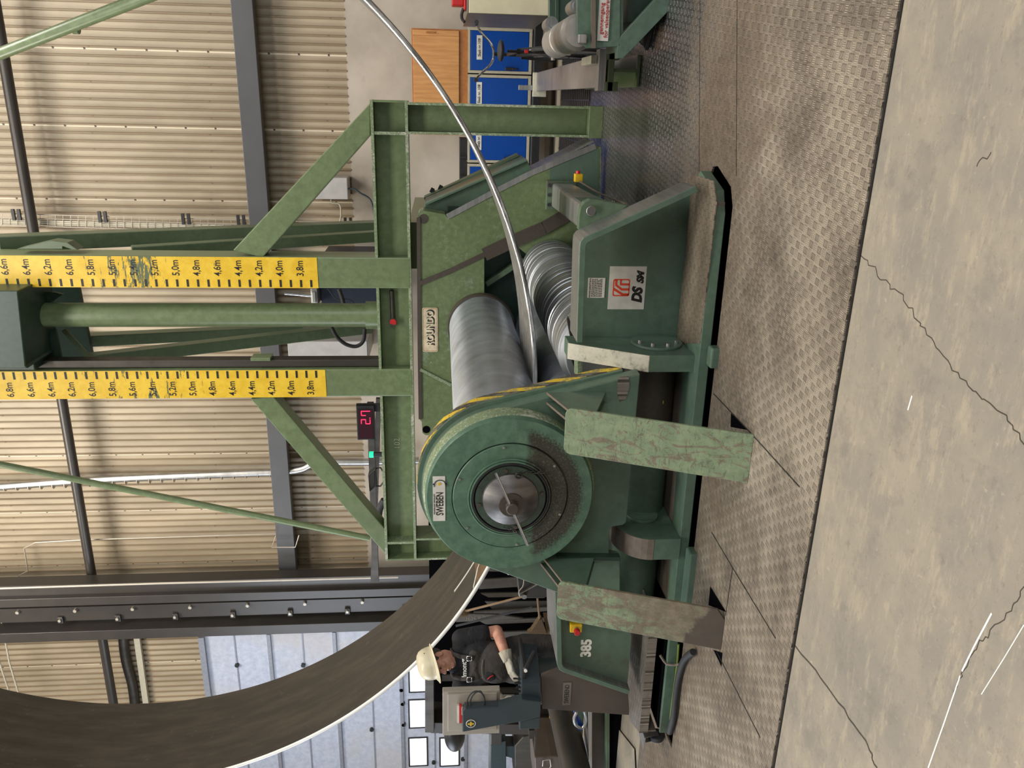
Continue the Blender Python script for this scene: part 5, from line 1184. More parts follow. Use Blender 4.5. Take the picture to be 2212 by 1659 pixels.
prism(bm, [tuple(at(1152, 373, Y=7.99)), tuple(at(1284, 306, Y=7.99)), tuple(at(1284, 306, Y=7.99) + Vector((0, 0.5, 0))), tuple(at(1152, 373, Y=7.99) + Vector((0, 0.5, 0)))], Vector((0.008, 0, 0.02))); obj('steel_tray', bm, M['brushed'], mc)
# box arm
YA0, YA1 = 4.72, 7.66
nTL, nTR = at(1249, 495, Y=YA0), at(1254.6, 441, Y=YA0)
zT = (nTL.z + nTR.z) / 2; fTL = at(1192, 447, Y=YA1); fTR = at(1193, 396, Y=YA1); zf = (fTL.z + fTR.z) / 2
hA = 0.2
bm = B(); vs = [(nTL.x, YA0, zT), (nTR.x, YA0, zT), (nTR.x, YA0, zT - hA), (nTL.x, YA0, zT - hA)]; ve = [(fTL.x, YA1, zf), (fTR.x, YA1, zf), (fTR.x, YA1, zf - hA), (fTL.x, YA1, zf - hA)]
V0 = [bm.verts.new(v) for v in vs]; V1 = [bm.verts.new(v) for v in ve]
bm.faces.new(V0); bm.faces.new(V1[::-1])
for i in range(4): bm.faces.new((V0[i], V1[i], V1[(i + 1) % 4], V0[(i + 1) % 4]))
am = obj('tie_arm', bm, M['brushed'], mc, bevel=0.02)
bm = B(); prism(bm, [(nTR.x + 0.002, YA0 + 0.05, zT - 0.02), (fTR.x + 0.002, YA1 - 0.4, zf - 0.02), (fTR.x + 0.002, YA1 - 0.4, zf - hA + 0.01), (nTR.x + 0.002, YA0 + 0.05, zT - hA + 0.01)], (0.002, 0, 0)); obj('arm_side_paint', bm, M['green'], am)
bm = B(); bx(bm, fTL.x - 0.03, fTR.x + 0.02, YA1 + 0.02, YA1 + 0.09, zf - hA - 0.03, zf + 0.05); af = obj('arm_flange', bm, M['green_dirty'], am, bevel=0.004)
for i in range(3): xx = fTL.x + 0.02 + i * (fTR.x - fTL.x - 0.04) / 2; bm = B(); cyl(bm, (xx, YA1 + 0.02, zf + 0.024), (xx, YA1 - 0.005, zf + 0.024), 0.016, n=10); obj('bolt', bm, M['black'], af)
bm = B(); pp(bm, [(1249, 497), (1250, 470), (1254, 447), (1262, 436), (1274, 430), (1290, 431), (1306, 434), (1358, 444), (1330, 466), (1262, 494)], 4.66, 0.06); lg = obj('pivot_lug', bm, M['green_dirty'], mc, bevel=0.006)
c = at(1276, 455, Y=4.66); bm = B(); cyl(bm, c, c - Vector((0, 0.02, 0)), 0.028, n=28); obj('pivot_pin', bm, M['bright'], lg, bevel=0.003, smooth=True)
q = at(1248, 384, Y=7.3); bm = B(); bx(bm, q.x - 0.035, q.x + 0.035, 7.26, 7.34, q.z - 0.04, q.z + 0.03); es = obj('emergency_stop_box', bm, M['yellow'], mc, bevel=0.005); bm = B(); cyl(bm, (q.x + 0.035, 7.3, q.z), (q.x + 0.06, 7.3, q.z), 0.02, n=16); obj('stop_button', bm, M['red'], es)
bm = B(); tube(bm, [at(1252, 392, Y=7.25), at(1290, 415, Y=6.6), at(1330, 432, Y=5.9), at(1352, 441, Y=4.72)], 0.008, 8); obj('stop_cable', bm, M['browntop'], es)
# torn collar piece at the corner of the right stand
bm = B(); pp(bm, [(1225, 690), (1228, 684), (1236, 705), (1240, 735), (1246, 760), (1243, 800), (1232, 772), (1234, 740)], 4.9, 0.03); obj('torn_guard', bm, M['darksteel'], mc)

# ------------------------------------------------------------------ operator console
KY = 4.8
ks = thing('control_console', 'dark blue-grey control console with tilted screen in front of the worker', 'console', (-4.1, KY, 0))
pz = at(1359, 1540, Y=KY)
bm = B(); pp(bm, [(1168, 1458), (1171, 1531), (1359, 1545), (1359, 1470), (1205, 1444)], KY, 0.02); fr = obj('pedestal_front', bm, M['pedestal'], ks, bevel=0.003)
bm = B(); prism(bm, [tuple(at(1168, 1458, Y=KY + 0.001)), tuple(at(1159, 1422, Y=KY + 0.28)), tuple(at(1159, 1422, Y=KY + 0.28) - Vector((0, 0, 0.75))), tuple(at(1168, 1458, Y=KY + 0.001) - Vector((0, 0, 0.75)))], (-0.015, 0, 0)); obj('pedestal_side', bm, M['console'], ks)
bm = B(); bx(bm, at(1200, 1525, Y=KY).x, at(1200, 1462, Y=KY).x, KY + 0.03, KY + 0.25, -0.006, pz.z + 0.5); obj('pedestal_core', bm, M['console'], ks)
a = at(1217, 1475, Y=KY - 0.004); b = at(1232, 1523, Y=KY - 0.004)
bm = B(); bx(bm, b.x, a.x, KY - 0.004, KY, b.z, a.z); np_ = obj('nameplate', bm, M['cabside'], fr); text('lettering', 'SWEBEND', M['ink'], np_, ((a.x + b.x) / 2, KY - 0.0045, (a.z + b.z) / 2), (a.z - b.z) * 0.8, sx=0.75)
bm = B(); pp(bm, [(1127, 1475), (1168, 1475), (1170, 1517), (1127, 1513)], KY - 0.06, 0.3); obj('desk_box', bm, M['console'], ks, bevel=0.006)
bm = B(); P0_ = [at(1127, 1475, Y=KY - 0.061), at(1168, 1475, Y=KY - 0.061), at(1163, 1418, Y=KY + 0.16), at(1125, 1412, Y=KY + 0.16)]
prism(bm, [tuple(p) for p in P0_], (0, 0.14, 0)); obj('desk_wing', bm, M['console'], ks, bevel=0.005)
bm = B(); bx(bm, at(1126, 1512, Y=KY + 0.1).x, at(1126, 1415, Y=KY + 0.1).x, KY - 0.03, KY + 0.3, at(1128, 1470, Y=KY + 0.1).z - 0.01, at(1128, 1470, Y=KY + 0.1).z + 0.012); dk_ = obj('desk_top', bm, M['black'], ks, bevel=0.004)
zt_ = at(1128, 1470, Y=KY + 0.1).z + 0.012
for i in range(7):
    for j in range(2):
        xx = at(1126, 1505 - i * 9, Y=KY + 0.1).x; bm = B(); cyl(bm, (xx, KY + 0.02 + j * 0.1, zt_), (xx, KY + 0.02 + j * 0.1, zt_ + 0.03 + 0.012 * ((i + j) % 3)), 0.007, n=10); obj('control_knob', bm, M['black'], dk_)
bm = B(); h0, h1 = at(1154, 1409, Y=KY + 0.05), at(1135, 1446, Y=KY - 0.08); cyl(bm, h0, h1, 0.017, n=14); obj('black_handle', bm, M['black'], ks, smooth=True)
bm = B(); cyl(bm, h1 + Vector((0, -0.01, 0)), h1 + Vector((0, -0.02, 0)), 0.012, n=12); obj('handle_screw', bm, M['bright'], ks)
bm = B(); pp(bm, [(999, 1538), (1005, 1531), (1077, 1527), (1100, 1520), (1128, 1512), (1169, 1517), (1167, 1549), (1120, 1560), (1086, 1566), (999, 1582)], KY - 0.12, 0.07); ar = obj('screen_arm', bm, M['console'], ks, bevel=0.006)
bm = B(); pp(bm, [(1122, 1557), (1167, 1549), (1166, 1574), (1122, 1576)], KY - 0.1, 0.16); obj('side_box', bm, M['console'], ks, bevel=0.006)
c = at(1017, 1563, Y=KY - 0.121); R_ = 0.036
bm = B(); cyl(bm, c, c - Vector((0, 0.002, 0)), R_, n=32); rd = obj('roundel_sticker', bm, M['white'], ar); bm = B(); cyl(bm, c - Vector((0, 0.002, 0)), c - Vector((0, 0.003, 0)), R_ * 0.84, n=32); obj('roundel_field', bm, M['teal'], rd)
bm = B(); bx(bm, c.x - 0.02, c.x + 0.02, c.y - 0.004, c.y - 0.003, c.z - 0.006, c.z + 0.006); bx(bm, c.x - 0.006, c.x + 0.006, c.y - 0.0045, c.y - 0.003, c.z - 0.022, c.z + 0.022); obj('cross_mark', bm, M['yellow'], rd)
# screen (back side seen)
sp = [(956, 1494), (1080, 1490), (1079, 1584), (956, 1589)]
bm = B(); pp(bm, sp, KY - 0.03, 0.05); scn = obj('screen_housing', bm, M['alu'], ks, bevel=0.004)
bm = B(); pp(bm, [(967, 1500), (1074, 1497), (1073, 1577), (967, 1580)], KY - 0.042, 0.013); obj('screen_back_cover', bm, M['alu'], scn, bevel=0.004)
bm = B(); pp(bm, [(997, 1528), (1040, 1523), (1040, 1545), (997, 1545)], KY - 0.08, 0.04); obj('mount_plate', bm, M['alu'], scn, bevel=0.003)
bm = B(); pp(bm, [(992, 1524), (998, 1524), (998, 1562), (992, 1562)], KY - 0.075, 0.02); obj('red_tag', bm, M['red'], scn)
bm = B(); pp(bm, [(987, 1525), (992, 1525), (992, 1562), (987, 1562)], KY - 0.07, 0.02); obj('mount_bracket', bm, M['white'], scn)
for off in (0, 7):
    bm = B(); tube(bm, [at(x, y, Y=KY - 0.09) for x, y in ((1009 + off, 1524), (1010 + off, 1511), (1018 + off, 1498), (1030 + off, 1493), (1042, 1499), (1047, 1512), (1046, 1528))], 0.0055, 8); obj('screen_cable', bm, M['rubber'], scn, smooth=True)
bm = B(); ell(bm, at(982, 1588, Y=KY + 0.12), (0.14, 0.09, 0.08)); obj('round_back_housing', bm, M['black'], scn, smooth=True)

# ------------------------------------------------------------------ the worker
PF = Vector((0.24, -0.97, 0)).normalized(); PL = Vector((-PF.y, PF.x, 0))
PP = Vector((-4.19, 5.25, -0.006)); PS = 1.025
def W(x, y, z): return PP + (PL * x + PF * y + Vector((0, 0, z))) * PS
PM = Matrix(((PL.x * PS, PF.x * PS, 0, PP.x), (PL.y * PS, PF.y * PS, 0, PP.y), (0, 0, PS, PP.z), (0, 0, 0, 1)))
# PL, PF, Z are right-handed as (x = his left, y = front) -> mirrored check
def pobj(name, bm, mat, par, vox=0.007, smooth_it=4, label=None, rem=True):
    if rem:
        me = bpy.data.meshes.new('t'); bmesh.ops.recalc_face_normals(bm, faces=bm.faces); bm.to_mesh(me); bm.free()
        o = bpy.data.objects.new('t', me); COL.objects.link(o)
        r = o.modifiers.new('r', 'REMESH'); r.mode = 'VOXEL'; r.voxel_size = vox
        s = o.modifiers.new('s', 'SMOOTH'); s.iterations = smooth_it; s.factor = 0.5
        bpy.context.view_layer.update()
        m2 = bpy.data.meshes.new_from_object(o.evaluated_get(bpy.context.evaluated_depsgraph_get()))
        bpy.data.objects.remove(o); bpy.data.meshes.remove(me)
        bm = B(); bm.from_mesh(m2); bpy.data.meshes.remove(m2)
    bm.transform(PM)
    return obj(name, bm, mat, par, smooth='all', label=label)
wk = thing('person', 'worker in cream helmet, black shirt and charcoal bib overalls leaning over the console', 'person', tuple(W(0, 0, 0)))
HM = Matrix.Translation((0.035, 0.05, 1.575)) @ Matrix.Rotation(radians(34), 4, 'Z') @ Matrix.Rotation(radians(-14), 4, 'X')
def H(x, y, z): return HM @ Vector((x, y, z))
SLs, SRs = Vector((0.185, 0.0, 1.405)), Vector((-0.185, 0.02, 1.405))
EL, ER = Vector((0.225, -0.02, 1.125)), Vector((-0.25, 0.02, 1.15))
WL, WR = Vector((0.11, 0.225, 1.065)), Vector((-0.215, 0.26, 1.10))
bm = B(); bm.verts.ensure_lookup_table()
def he(c, r):
    bmesh.ops.create_uvsphere(bm, u_segments=20, v_segments=14, radius=1, matrix=HM @ Matrix.Translation(c) @ Matrix.Diagonal((*r, 1)))
he((0, 0, 0.03), (0.077, 0.097, 0.09)); he((0, 0.022, -0.035), (0.062, 0.072, 0.075)); he((0, 0.06, -0.088), (0.03, 0.027, 0.024))
he((0, 0.082, 0.028), (0.052, 0.016, 0.011)); he((0.04, 0.062, -0.02), (0.024, 0.022, 0.024)); he((-0.04, 0.062, -0.02), (0.024, 0.022, 0.024))
cap(bm, H(0, 0.088, 0.015), H(0, 0.110, -0.022), 0.009, 0.014, 12); he((0.013, 0.098, -0.026), (0.009, 0.01, 0.008)); he((-0.013, 0.098, -0.026), (0.009, 0.01, 0.008))
he((0, 0.088, -0.052), (0.024, 0.012, 0.007)); he((0, 0.085, -0.066), (0.021, 0.012, 0.008)); he((0.079, -0.005, -0.005), (0.011, 0.022, 0.034)); he((-0.079, -0.005, -0.005), (0.011, 0.022, 0.034))
cap(bm, H(0, -0.01, -0.05), (0, 0.0, 1.42), 0.06, 0.066); ell(bm, (0, 0.0, 1.24), (0.165, 0.1, 0.2)); ell(bm, (0, 0, 1.0), (0.15, 0.1, 0.14)); cap(bm, (-0.14, 0.01, 1.4), (0.14, 0, 1.4), 0.05, 0.05)
for a, b, c, r0, r1, r2 in ((SLs, EL, WL, 0.052, 0.044, 0.03), (SRs, ER, WR, 0.052, 0.042, 0.03)): cap(bm, a, b, r0, r1); cap(bm, b, b + (c - b) * 0.45, r1, r1 * 0.93); cap(bm, b + (c - b) * 0.45, c, r1 * 0.93, r2)
for s in (-1, 1): cap(bm, (s * 0.09, 0, 0.92), (s * 0.1, 0.02, 0.5), 0.08, 0.055); cap(bm, (s * 0.1, 0.02, 0.5), (s * 0.1, 0, 0.09), 0.055, 0.04)
body = pobj('body', bm, M['skin'], wk, 0.0052, 3)
# face details
bm = B()
for s in (-1, 1):
    c = H(s * 0.031, 0.083, 0.006); ell(bm, c, (0.013, 0.007, 0.006), rot=HM.to_3x3())
pobj('eyes', bm, M['hair'], body, rem=False)
bm = B()
for s in (-1, 1): tube(bm, [H(s * 0.012, 0.096, 0.024), H(s * 0.03, 0.094, 0.031), H(s * 0.05, 0.08, 0.026)], 0.0045, 8)
pobj('eyebrows', bm, M['hair'], body, rem=False)
bm = B(); tube(bm, [H(-0.021, 0.089, -0.06), H(0, 0.0985, -0.059), H(0.021, 0.089, -0.06)], 0.0016, 6); pobj('mouth_line', bm, plain('lip_shadow', srgb(120, 66, 58), 0.6, 0, 0), body, rem=False)
bm = B(); n0 = 0
he((0, -0.018, 0.022), (0.08, 0.086, 0.072)); he((0.074, 0.012, 0.022), (0.009, 0.024, 0.022)); he((-0.074, 0.012, 0.022), (0.009, 0.024, 0.022))
pobj('hair', bm, M['hair'], body, 0.006, 2)
# helmet
bm = B(); prof = [(1.0, 0.0), (0.99, 0.25), (0.94, 0.5), (0.83, 0.74), (0.64, 0.9), (0.4, 0.98), (0.15, 1.0), (0, 1.0)]; N_ = 40; prev = None
rings = []
for r, t_ in [(1.16, -0.07), (1.15, -0.09), (1.02, -0.02)] + prof:
    rg = []
    for i in range(N_):
        a = 2 * pi * i / N_; x, y = cos(a), sin(a); ex = 1.0
        if r > 1.1: ex = 1 + 0.16 * max(0, y) ** 3
        rdg = 1 + (0.02 if (abs(x) < 0.18 and 0.2 < t_ < 0.99) else 0)
        rg.append(bm.verts.new(HM @ Vector((x * 0.108 * r * rdg, (y * 0.128 * r * ex) + 0.004, 0.048 + t_ * 0.118 - (0.012 * max(0, y) if r > 1.1 else 0)))))
    rings.append(rg)
for a, b in zip(rings, rings[1:]):
    for i in range(N_): bm.faces.new((a[i], a[(i + 1) % N_], b[(i + 1) % N_], b[i]))
bmesh.ops.remove_doubles(bm, verts=bm.verts, dist=0.0005)
hm = pobj('helmet', bm, M['helmet'], wk, rem=False)
for sx_ in (-1, 1):
    bm = B()
    for k in range(4): ell(bm, H(sx_ * (0.10 - 0.004 * k), -0.03 + 0.02 * k, 0.105), (0.003, 0.004, 0.004), seg=8, rings=6)
    pobj('vent_holes', bm, M['ink'], hm, rem=False)
# shirt
bm = B(); ell(bm, (0, 0.0, 1.26), (0.185, 0.122, 0.2)); ell(bm, (0, 0.01, 1.1), (0.17, 0.13, 0.16)); cap(bm, (-0.15, 0.01, 1.405), (0.15, 0, 1.405), 0.066, 0.066)
cap(bm, (-0.03, 0.005, 1.44), (0.03, 0.005, 1.44), 0.07, 0.07)
cap(bm, SLs, SLs + (EL - SLs) * 0.62, 0.071, 0.068); cap(bm, SRs, SRs + (ER - SRs) * 0.62, 0.071, 0.066)
shirt = pobj('shirt', bm, M['shirt'], wk, 0.008, 5)
# overalls
bm = B(); ell(bm, (0, 0.005, 0.98), (0.185, 0.145, 0.2)); ell(bm, (0, 0.03, 1.14), (0.165, 0.13, 0.19))
cap(bm, (-0.075, 0.075, 1.3), (0.075, 0.075, 1.3), 0.055, 0.055)
for s in (-1, 1): cap(bm, (s * 0.092, 0.0, 0.92), (s * 0.105, 0.03, 0.5), 0.105, 0.078); cap(bm, (s * 0.105, 0.03, 0.5), (s * 0.105, 0, 0.1), 0.078, 0.07)
ov = pobj('bib_overalls', bm, M['overall'], wk, 0.008, 5)
for s in (-1, 1):
    bm = B()
    pts = [(s * 0.082, 0.13, 1.31), (s * 0.085, 0.112, 1.4), (s * 0.09, 0.07, 1.462), (s * 0.09, 0.0, 1.484), (s * 0.07, -0.07, 1.45), (s * 0.04, -0.122, 1.3)]
    P = [Vector(p) for p in pts]
    for a, b in zip(P, P[1:]): bar(bm, a, b + (b - a) * 0.08, 0.034, 0.006, side=(1, 0, 0))
    stp_ = pobj('strap', bm, M['overall'], ov, rem=False)
    bm = B()
    c = Vector((s * 0.083, 0.14, 1.345))
    for dx, dz_, w_, h_ in ((-0.018, 0, 0.004, 0.036), (0.018, 0, 0.004, 0.036), (0, 0.018, 0.036, 0.004), (0, -0.018, 0.036, 0.004)): bx(bm, c.x + dx - w_ / 2, c.x + dx + w_ / 2, c.y - 0.008, c.y, c.z + dz_ - h_ / 2, c.z + dz_ + h_ / 2)
    pobj('buckle', bm, M['chrome'], stp_, rem=False)
bm = B(); tube(bm, [(-0.07, 0.138, 1.245), (0.0, 0.148, 1.25), (0.07, 0.138, 1.245)], 0.004, 6); pobj('zip', bm, M['cabside'], ov, rem=False)
bm = B(); ell(bm, (-0.06, 0.148, 1.19), (0.04, 0.014, 0.045)); pobj('breast_pocket', bm, M['shirt'], ov, rem=False)
bm = B(); tube(bm, [(-0.075, 0.163, 1.21), (-0.055, 0.166, 1.19), (-0.045, 0.162, 1.165)], 0.004, 6); pobj('red_mark', bm, M['red'], ov, rem=False)
def ptext(body_, x, y, z, size, par, right=(1, 0, 0)):
    n = (PM.to_3x3() @ Vector((0, 1, 0)))
    # his left is +x; seen from the front, text runs from his right to his left
    r = PM.to_3x3() @ Vector((1, 0, 0))
    return text('lettering', body_, M['whitepaint'], par, tuple(PM @ Vector((x, y, z))), size, facing=tuple(n), right=tuple(r), bold=0.0012)
ptext('lmont', -0.012, 0.118, 1.382, 0.052, shirt)
bm = B()
for s in (-1, 1): prism(bm, [(0.062, 0.118, 1.375), (0.062 + s * 0.014, 0.118, 1.395), (0.062 + s * 0.002, 0.118, 1.398)], (0, 0.002, 0))
pobj('shirt_emblem', bm, M['whitepaint'], shirt, rem=False)
# gloves
def glove(wrist, tip, up, thumbside, label, curl=0.5):
    wrist, tip = Vector(wrist), Vector(tip); d = (tip - wrist).normalized(); u = Vector(up); u = (u - d * u.dot(d)).normalized(); s = d.cross(u) * thumbside
    bm = B(); L0 = 0.095
    for k in range(4): cap(bm, wrist + d * 0.01 + s * (0.02 - 0.013 * k), wrist + d * L0 + s * (0.033 - 0.021 * k), 0.021, 0.0175)
    for k, ln in enumerate((0.072, 0.08, 0.074, 0.058)):
        b0 = wrist + d * L0 + s * (0.034 - 0.0225 * k); sp_ = (d + s * (0.10 - 0.07 * k)).normalized()
        b1 = b0 + (sp_ - u * 0.25 * curl).normalized() * ln * 0.45; b2 = b1 + (sp_ - u * 0.9 * curl).normalized() * ln * 0.32; b3 = b2 + (sp_ - u * 1.6 * curl).normalized() * ln * 0.26
        cap(bm, b0, b1, 0.0125, 0.0115, 12); cap(bm, b1, b2, 0.0115, 0.011, 12); cap(bm, b2, b3, 0.011, 0.0095, 12)
    t0 = wrist + d * 0.03 + s * 0.03; t1 = t0 + (d * 0.7 + s * 0.75 - u * 0.25).normalized() * 0.045; t2 = t1 + (d * 0.95 + s * 0.25 - u * 0.35).normalized() * 0.035
    cap(bm, t0, t1, 0.016, 0.0135, 12); cap(bm, t1, t2, 0.0135, 0.011, 12)
    g = pobj('glove', bm, M['glove'], wk, 0.0036, 2, label)
    bm = B(); lathe(bm, wrist - d * 0.06, [(0.046, 0), (0.05, 0.003), (0.044, 0.04), (0.036, 0.08), (0.03, 0.08), (0.04, 0.0)], 24, d); pobj('glove_cuff', bm, M['glove'], g, rem=False)
glove(WL, (-0.05, 0.33, 1.01), (0.25, 0.1, 1), -1, 'left glove spread on the console top', 0.45)
glove(WR, (-0.2, 0.42, 1.03), (0, 0.2, 1), 1, 'right glove gripping a lever behind the screen', 0.8)
for s in (-1, 1):
    bm = B(); ell(bm, (s * 0.105, 0.06, 0.05), (0.052, 0.13, 0.045)); cap(bm, (s * 0.105, -0.01, 0.06), (s * 0.105, -0.01, 0.16), 0.05, 0.052); pobj('boot', bm, M['boot'], wk, 0.008, 3)

# ------------------------------------------------------------------ stock rack behind the worker
SY = 8.6
rk = thing('stock_rack', 'dark steel rack holding upright flat bars behind the worker', 'rack', (-5.9, SY, 0))
bm = B(); pp(bm, [(918, 1400), (937, 1400), (938, 1583), (918, 1583)], SY - 0.1, 0.3); obj('top_beam', bm, M['darksteel'], rk, bevel=0.008)
bm = B(); pp(bm, [(930, 1561), (930, 1584), (1330, 1590), (1330, 1570)], SY - 0.05, 0.4); obj('end_upright', bm, M['column'], rk, bevel=0.006)
xl = at(1100, 1583, Y=SY).x; xr = at(1100, 1225, Y=SY).x
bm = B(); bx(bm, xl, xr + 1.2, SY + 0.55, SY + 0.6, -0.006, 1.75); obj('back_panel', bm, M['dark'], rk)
bm = B(); bx(bm, xl, xr + 0.8, SY, SY + 0.55, -0.006, 0.1); obj('floor_rail', bm, M['darksteel'], rk)
rnd = random.Random(11)
yy = 1232; i = 0
first = {}
desc = ['long plank', 'short bar', 'wide bar', 'thin strip']
while yy < 1532:
    wpx = rnd.choice([10, 14, 18, 22]); X1 = at(1100, yy, Y=SY + 0.2).x; X0 = at(1100, yy + wpx, Y=SY + 0.2).x
    ztop = rnd.uniform(0.85, 1.25) if yy < 1400 else rnd.uniform(1.25, 1.6); yo = rnd.uniform(0.05, 0.4)
    bm = B(); ln = rnd.uniform(-0.07, 0.07); prism(bm, [(X0, SY + yo, 0.1), (X1 - 0.01, SY + yo, 0.1), (X1 - 0.01 + ln, SY + yo + 0.03, ztop), (X0 + ln, SY + yo + 0.03, ztop - rnd.choice([0, 0, 0.1]))], (0, 0.025, 0))
    tag(obj('flat_bar', bm, M[rnd.choice(['stock', 'stock', 'darksteel', 'column'])]), 'dark flat steel bar standing upright in the stock rack', 'steel bar', 'flat bars standing in the stock rack')
    yy += wpx + rnd.choice([2, 5, 9]); i += 1
pl = B(); q = at(1040, 1338, Y=SY - 0.02)
bm = B(); pp(bm, [(985, 1326), (985, 1344), (1130, 1336), (1075, 1328)], SY + 0.0, 0.03); mk = tag(obj('marked_bar', bm, M['stock']), 'pointed flat bar with chalk marking 3626 R2 in the rack', 'steel bar')
c = at(1027, 1336, Y=SY - 0.002)
u_ = (at(1020, 1336, Y=SY) - at(1060, 1334, Y=SY)).normalized()
text('chalk_lettering', '3626 R 2', M['cabside'], mk, tuple(c), 0.09, right=tuple(-u_), sx=0.8)
def broom(p0, p1, mat, label, head=None):
    t = thing('broom', label, 'broom', tuple(at(*p1)))if False else None
bs = thing('broom', 'light wooden handled broom leaning beside the rack', 'broom', tuple(at(1012, 1318, Y=7.9)))
bm = B(); cyl(bm, at(1002, 1321, Y=7.9), at(1128, 1289, Y=7.6), 0.014, n=12); obj('handle', bm, M['broomwood'], bs, smooth=True)
bm = B(); ell(bm, at(990, 1324, Y=7.9), (0.05, 0.06, 0.13)); obj('bristles', bm, M['bristle'], bs, smooth=True)
bs = thing('broom', 'broom with black handle and tan bristles standing behind the machine', 'broom', tuple(at(1160, 1350, Y=7.7)))
bm = B(); cyl(bm, at(985, 1352, Y=7.7), at(1150, 1312, Y=7.5), 0.013, n=12); obj('handle', bm, M['rubber'], bs, smooth=True)
bs = thing('besom', 'twig besom with tan bristles fanned out behind the machine', 'broom', tuple(at(1170, 1350, Y=7.4)))
bm = B(); pp(bm, [(1164, 1340), (1170, 1338), (1182, 1372), (1180, 1378), (1140, 1370), (1148, 1364)], 7.4, 0.08); pp(bm, [(1175, 1335), (1190, 1334), (1196, 1350), (1190, 1360), (1182, 1372)], 7.45, 0.1); obj('bristles', bm, M['bristle'], bs)
bm = B(); q = at(1190, 1350, Y=7.5); bx(bm, q.x - 0.15, q.x + 0.12, 7.42, 7.6, -0.006, q.z); obj('wood_block', bm, M['broomwood'], bs)
bm = B(); cyl(bm, at(1161, 1292, Y=7.4), at(1166, 1342, Y=7.42), 0.012, n=10); obj('handle', bm, M['broomwood'], bs, smooth=True)
# lifting clamp
lc = thing('lifting_clamp', 'dark steel plate clamp with round pin behind the disc housing', 'clamp', tuple(at(1130, 1280, Y=6.9)))
bm = B(); pp(bm, [(1115, 1238), (1119, 1275), (1122, 1288), (1131, 1293), (1175, 1293), (1195, 1282), (1198, 1270), (1180, 1245), (1150, 1230)], 6.9, 0.16); cl = obj('cheek_plate', bm, M['darksteel'], lc, bevel=0.012)
bm = B(); c = at(1132, 1286, Y=6.9); cyl(bm, c, c - Vector((0, 0.03, 0)), 0.026, n=24); obj('pin', bm, M['brushed'], lc, smooth=True)
bm = B(); tube(bm, [at(x, y, Y=6.88) for x, y in ((1132, 1246), (1130, 1265), (1121, 1278), (1123, 1288))], 0.006, 8); tube(bm, [at(x, y, Y=6.88) for x, y in ((1124, 1282), (1150, 1268), (1168, 1258))], 0.006, 8); obj('clamp_arm', bm, M['alu'], lc)
bm = B(); q = at(1180, 1262, Y=6.95); bx(bm, q.x - 0.1, q.x + 0.1, 6.85, 7.1, -0.006, q.z - 0.05); obj('stand', bm, M['darksteel'], lc)
# ------------------------------------------------------------------ things at the far left
bm = B(); cyl(bm, at(1206, 1500, Y=6.3), at(1262, 1740, Y=5.2), 0.13, n=36)
tag(obj('steel_pipe', bm, M['darksteel'], smooth=True), 'thick dark steel pipe lying behind the console pedestal', 'pipe')
hbm = thing('i_beam', 'brown steel I-beam lying on the floor left of the pedestal', 'steel beam', tuple(at(1330, 1600, Z=0)))
q = at(1322, 1600, Z=0.07); yb_ = q.y
for (x0, x1, dep, nm, mt) in ((1271, 1279, 0.24, 'top_flange', 'brushed'), (1309, 1317, 0.24, 'bottom_flange', 'green_dirty')):
    bm = B(); pp(bm, [(x0, 1500), (x1, 1500), (x1 - 0, 1700), (x0 - 0, 1700)], yb_, dep); obj(nm, bm, M[mt], hbm, bevel=0.003)
bm = B(); pp(bm, [(1279, 1500), (1309, 1500), (1309, 1700), (1279, 1700)], yb_ + 0.1, 0.02); obj('web', bm, M['pedestal'], hbm)
bm = B(); a = at(1317, 1700, Y=yb_); b = at(1317, 1500, Y=yb_); bx(bm, a.x, b.x, yb_ + 0.02, yb_ + 0.2, -0.006, a.z * 0.5 + b.z * 0.5 + 0.004); obj('packing', bm, M['dark'], hbm)
ym = thing('yellow_rack', 'yellow steel frame behind the thick pipe', 'frame', tuple(at(1230, 1600, Y=7.6)))
bm = B(); pp(bm, [(1188, 1545), (1196, 1545), (1200, 1640), (1190, 1640)], 7.6, 0.1); pp(bm, [(1200, 1560), (1215, 1560), (1218, 1636), (1203, 1640)], 7.7, 0.1); obj('yellow_panel', bm, M['yellow'], ym, bevel=0.006)
bm = B(); q = at(1215, 1600, Y=7.7); bx(bm, q.x - 0.3, q.x + 0.2, 7.6, 7.8, -0.006, q.z); obj('yellow_foot', bm, M['darkgreen'], ym)
bm = B(); q = at(1275, 1600, Y=7.2); bx(bm, at(1250, 1680, Y=7.2).x, at(1250, 1532, Y=7.2).x, 7.2, 7.5, -0.006, at(1232, 1600, Y=7.2).z); tag(obj('green_cabinet', bm, M['darkgreen'], bevel=0.01), 'low dark green cabinet behind the I-beam', 'cabinet')
hk = thing('lifting_hooks', 'blue and grey lifting shackles hanging at the pedestal side', 'shackle', tuple(at(1245, 1560, Y=5.1)))
bm = B(); q = [(1238, 1535), (1246, 1535), (1250, 1552), (1258, 1562), (1262, 1572), (1256, 1580), (1248, 1576), (1246, 1560)]; pp(bm, q, yb_ + 0.05, 0.04); obj('blue_hook', bm, M['blue'], hk, bevel=0.008)
bm = B(); tube(bm, [at(x, y, Y=yb_ + 0.03) for x, y in ((1262, 1536), (1266, 1555), (1258, 1572), (1244, 1566), (1240, 1552), (1246, 1538))], 0.014, 10); obj('grey_hook', bm, M['brushed'], hk, smooth=True)
wm = thing('workshop_machine', 'dark teal workshop machine with motor at the far left edge', 'machine', tuple(at(1150, 1640, Y=9.2)))
bm = B(); pp(bm, [(1060, 1610), (1093, 1600), (1094, 1700), (1058, 1700)], 9.1, 0.4); obj('head_block', bm, M['teal'], wm, bevel=0.01)
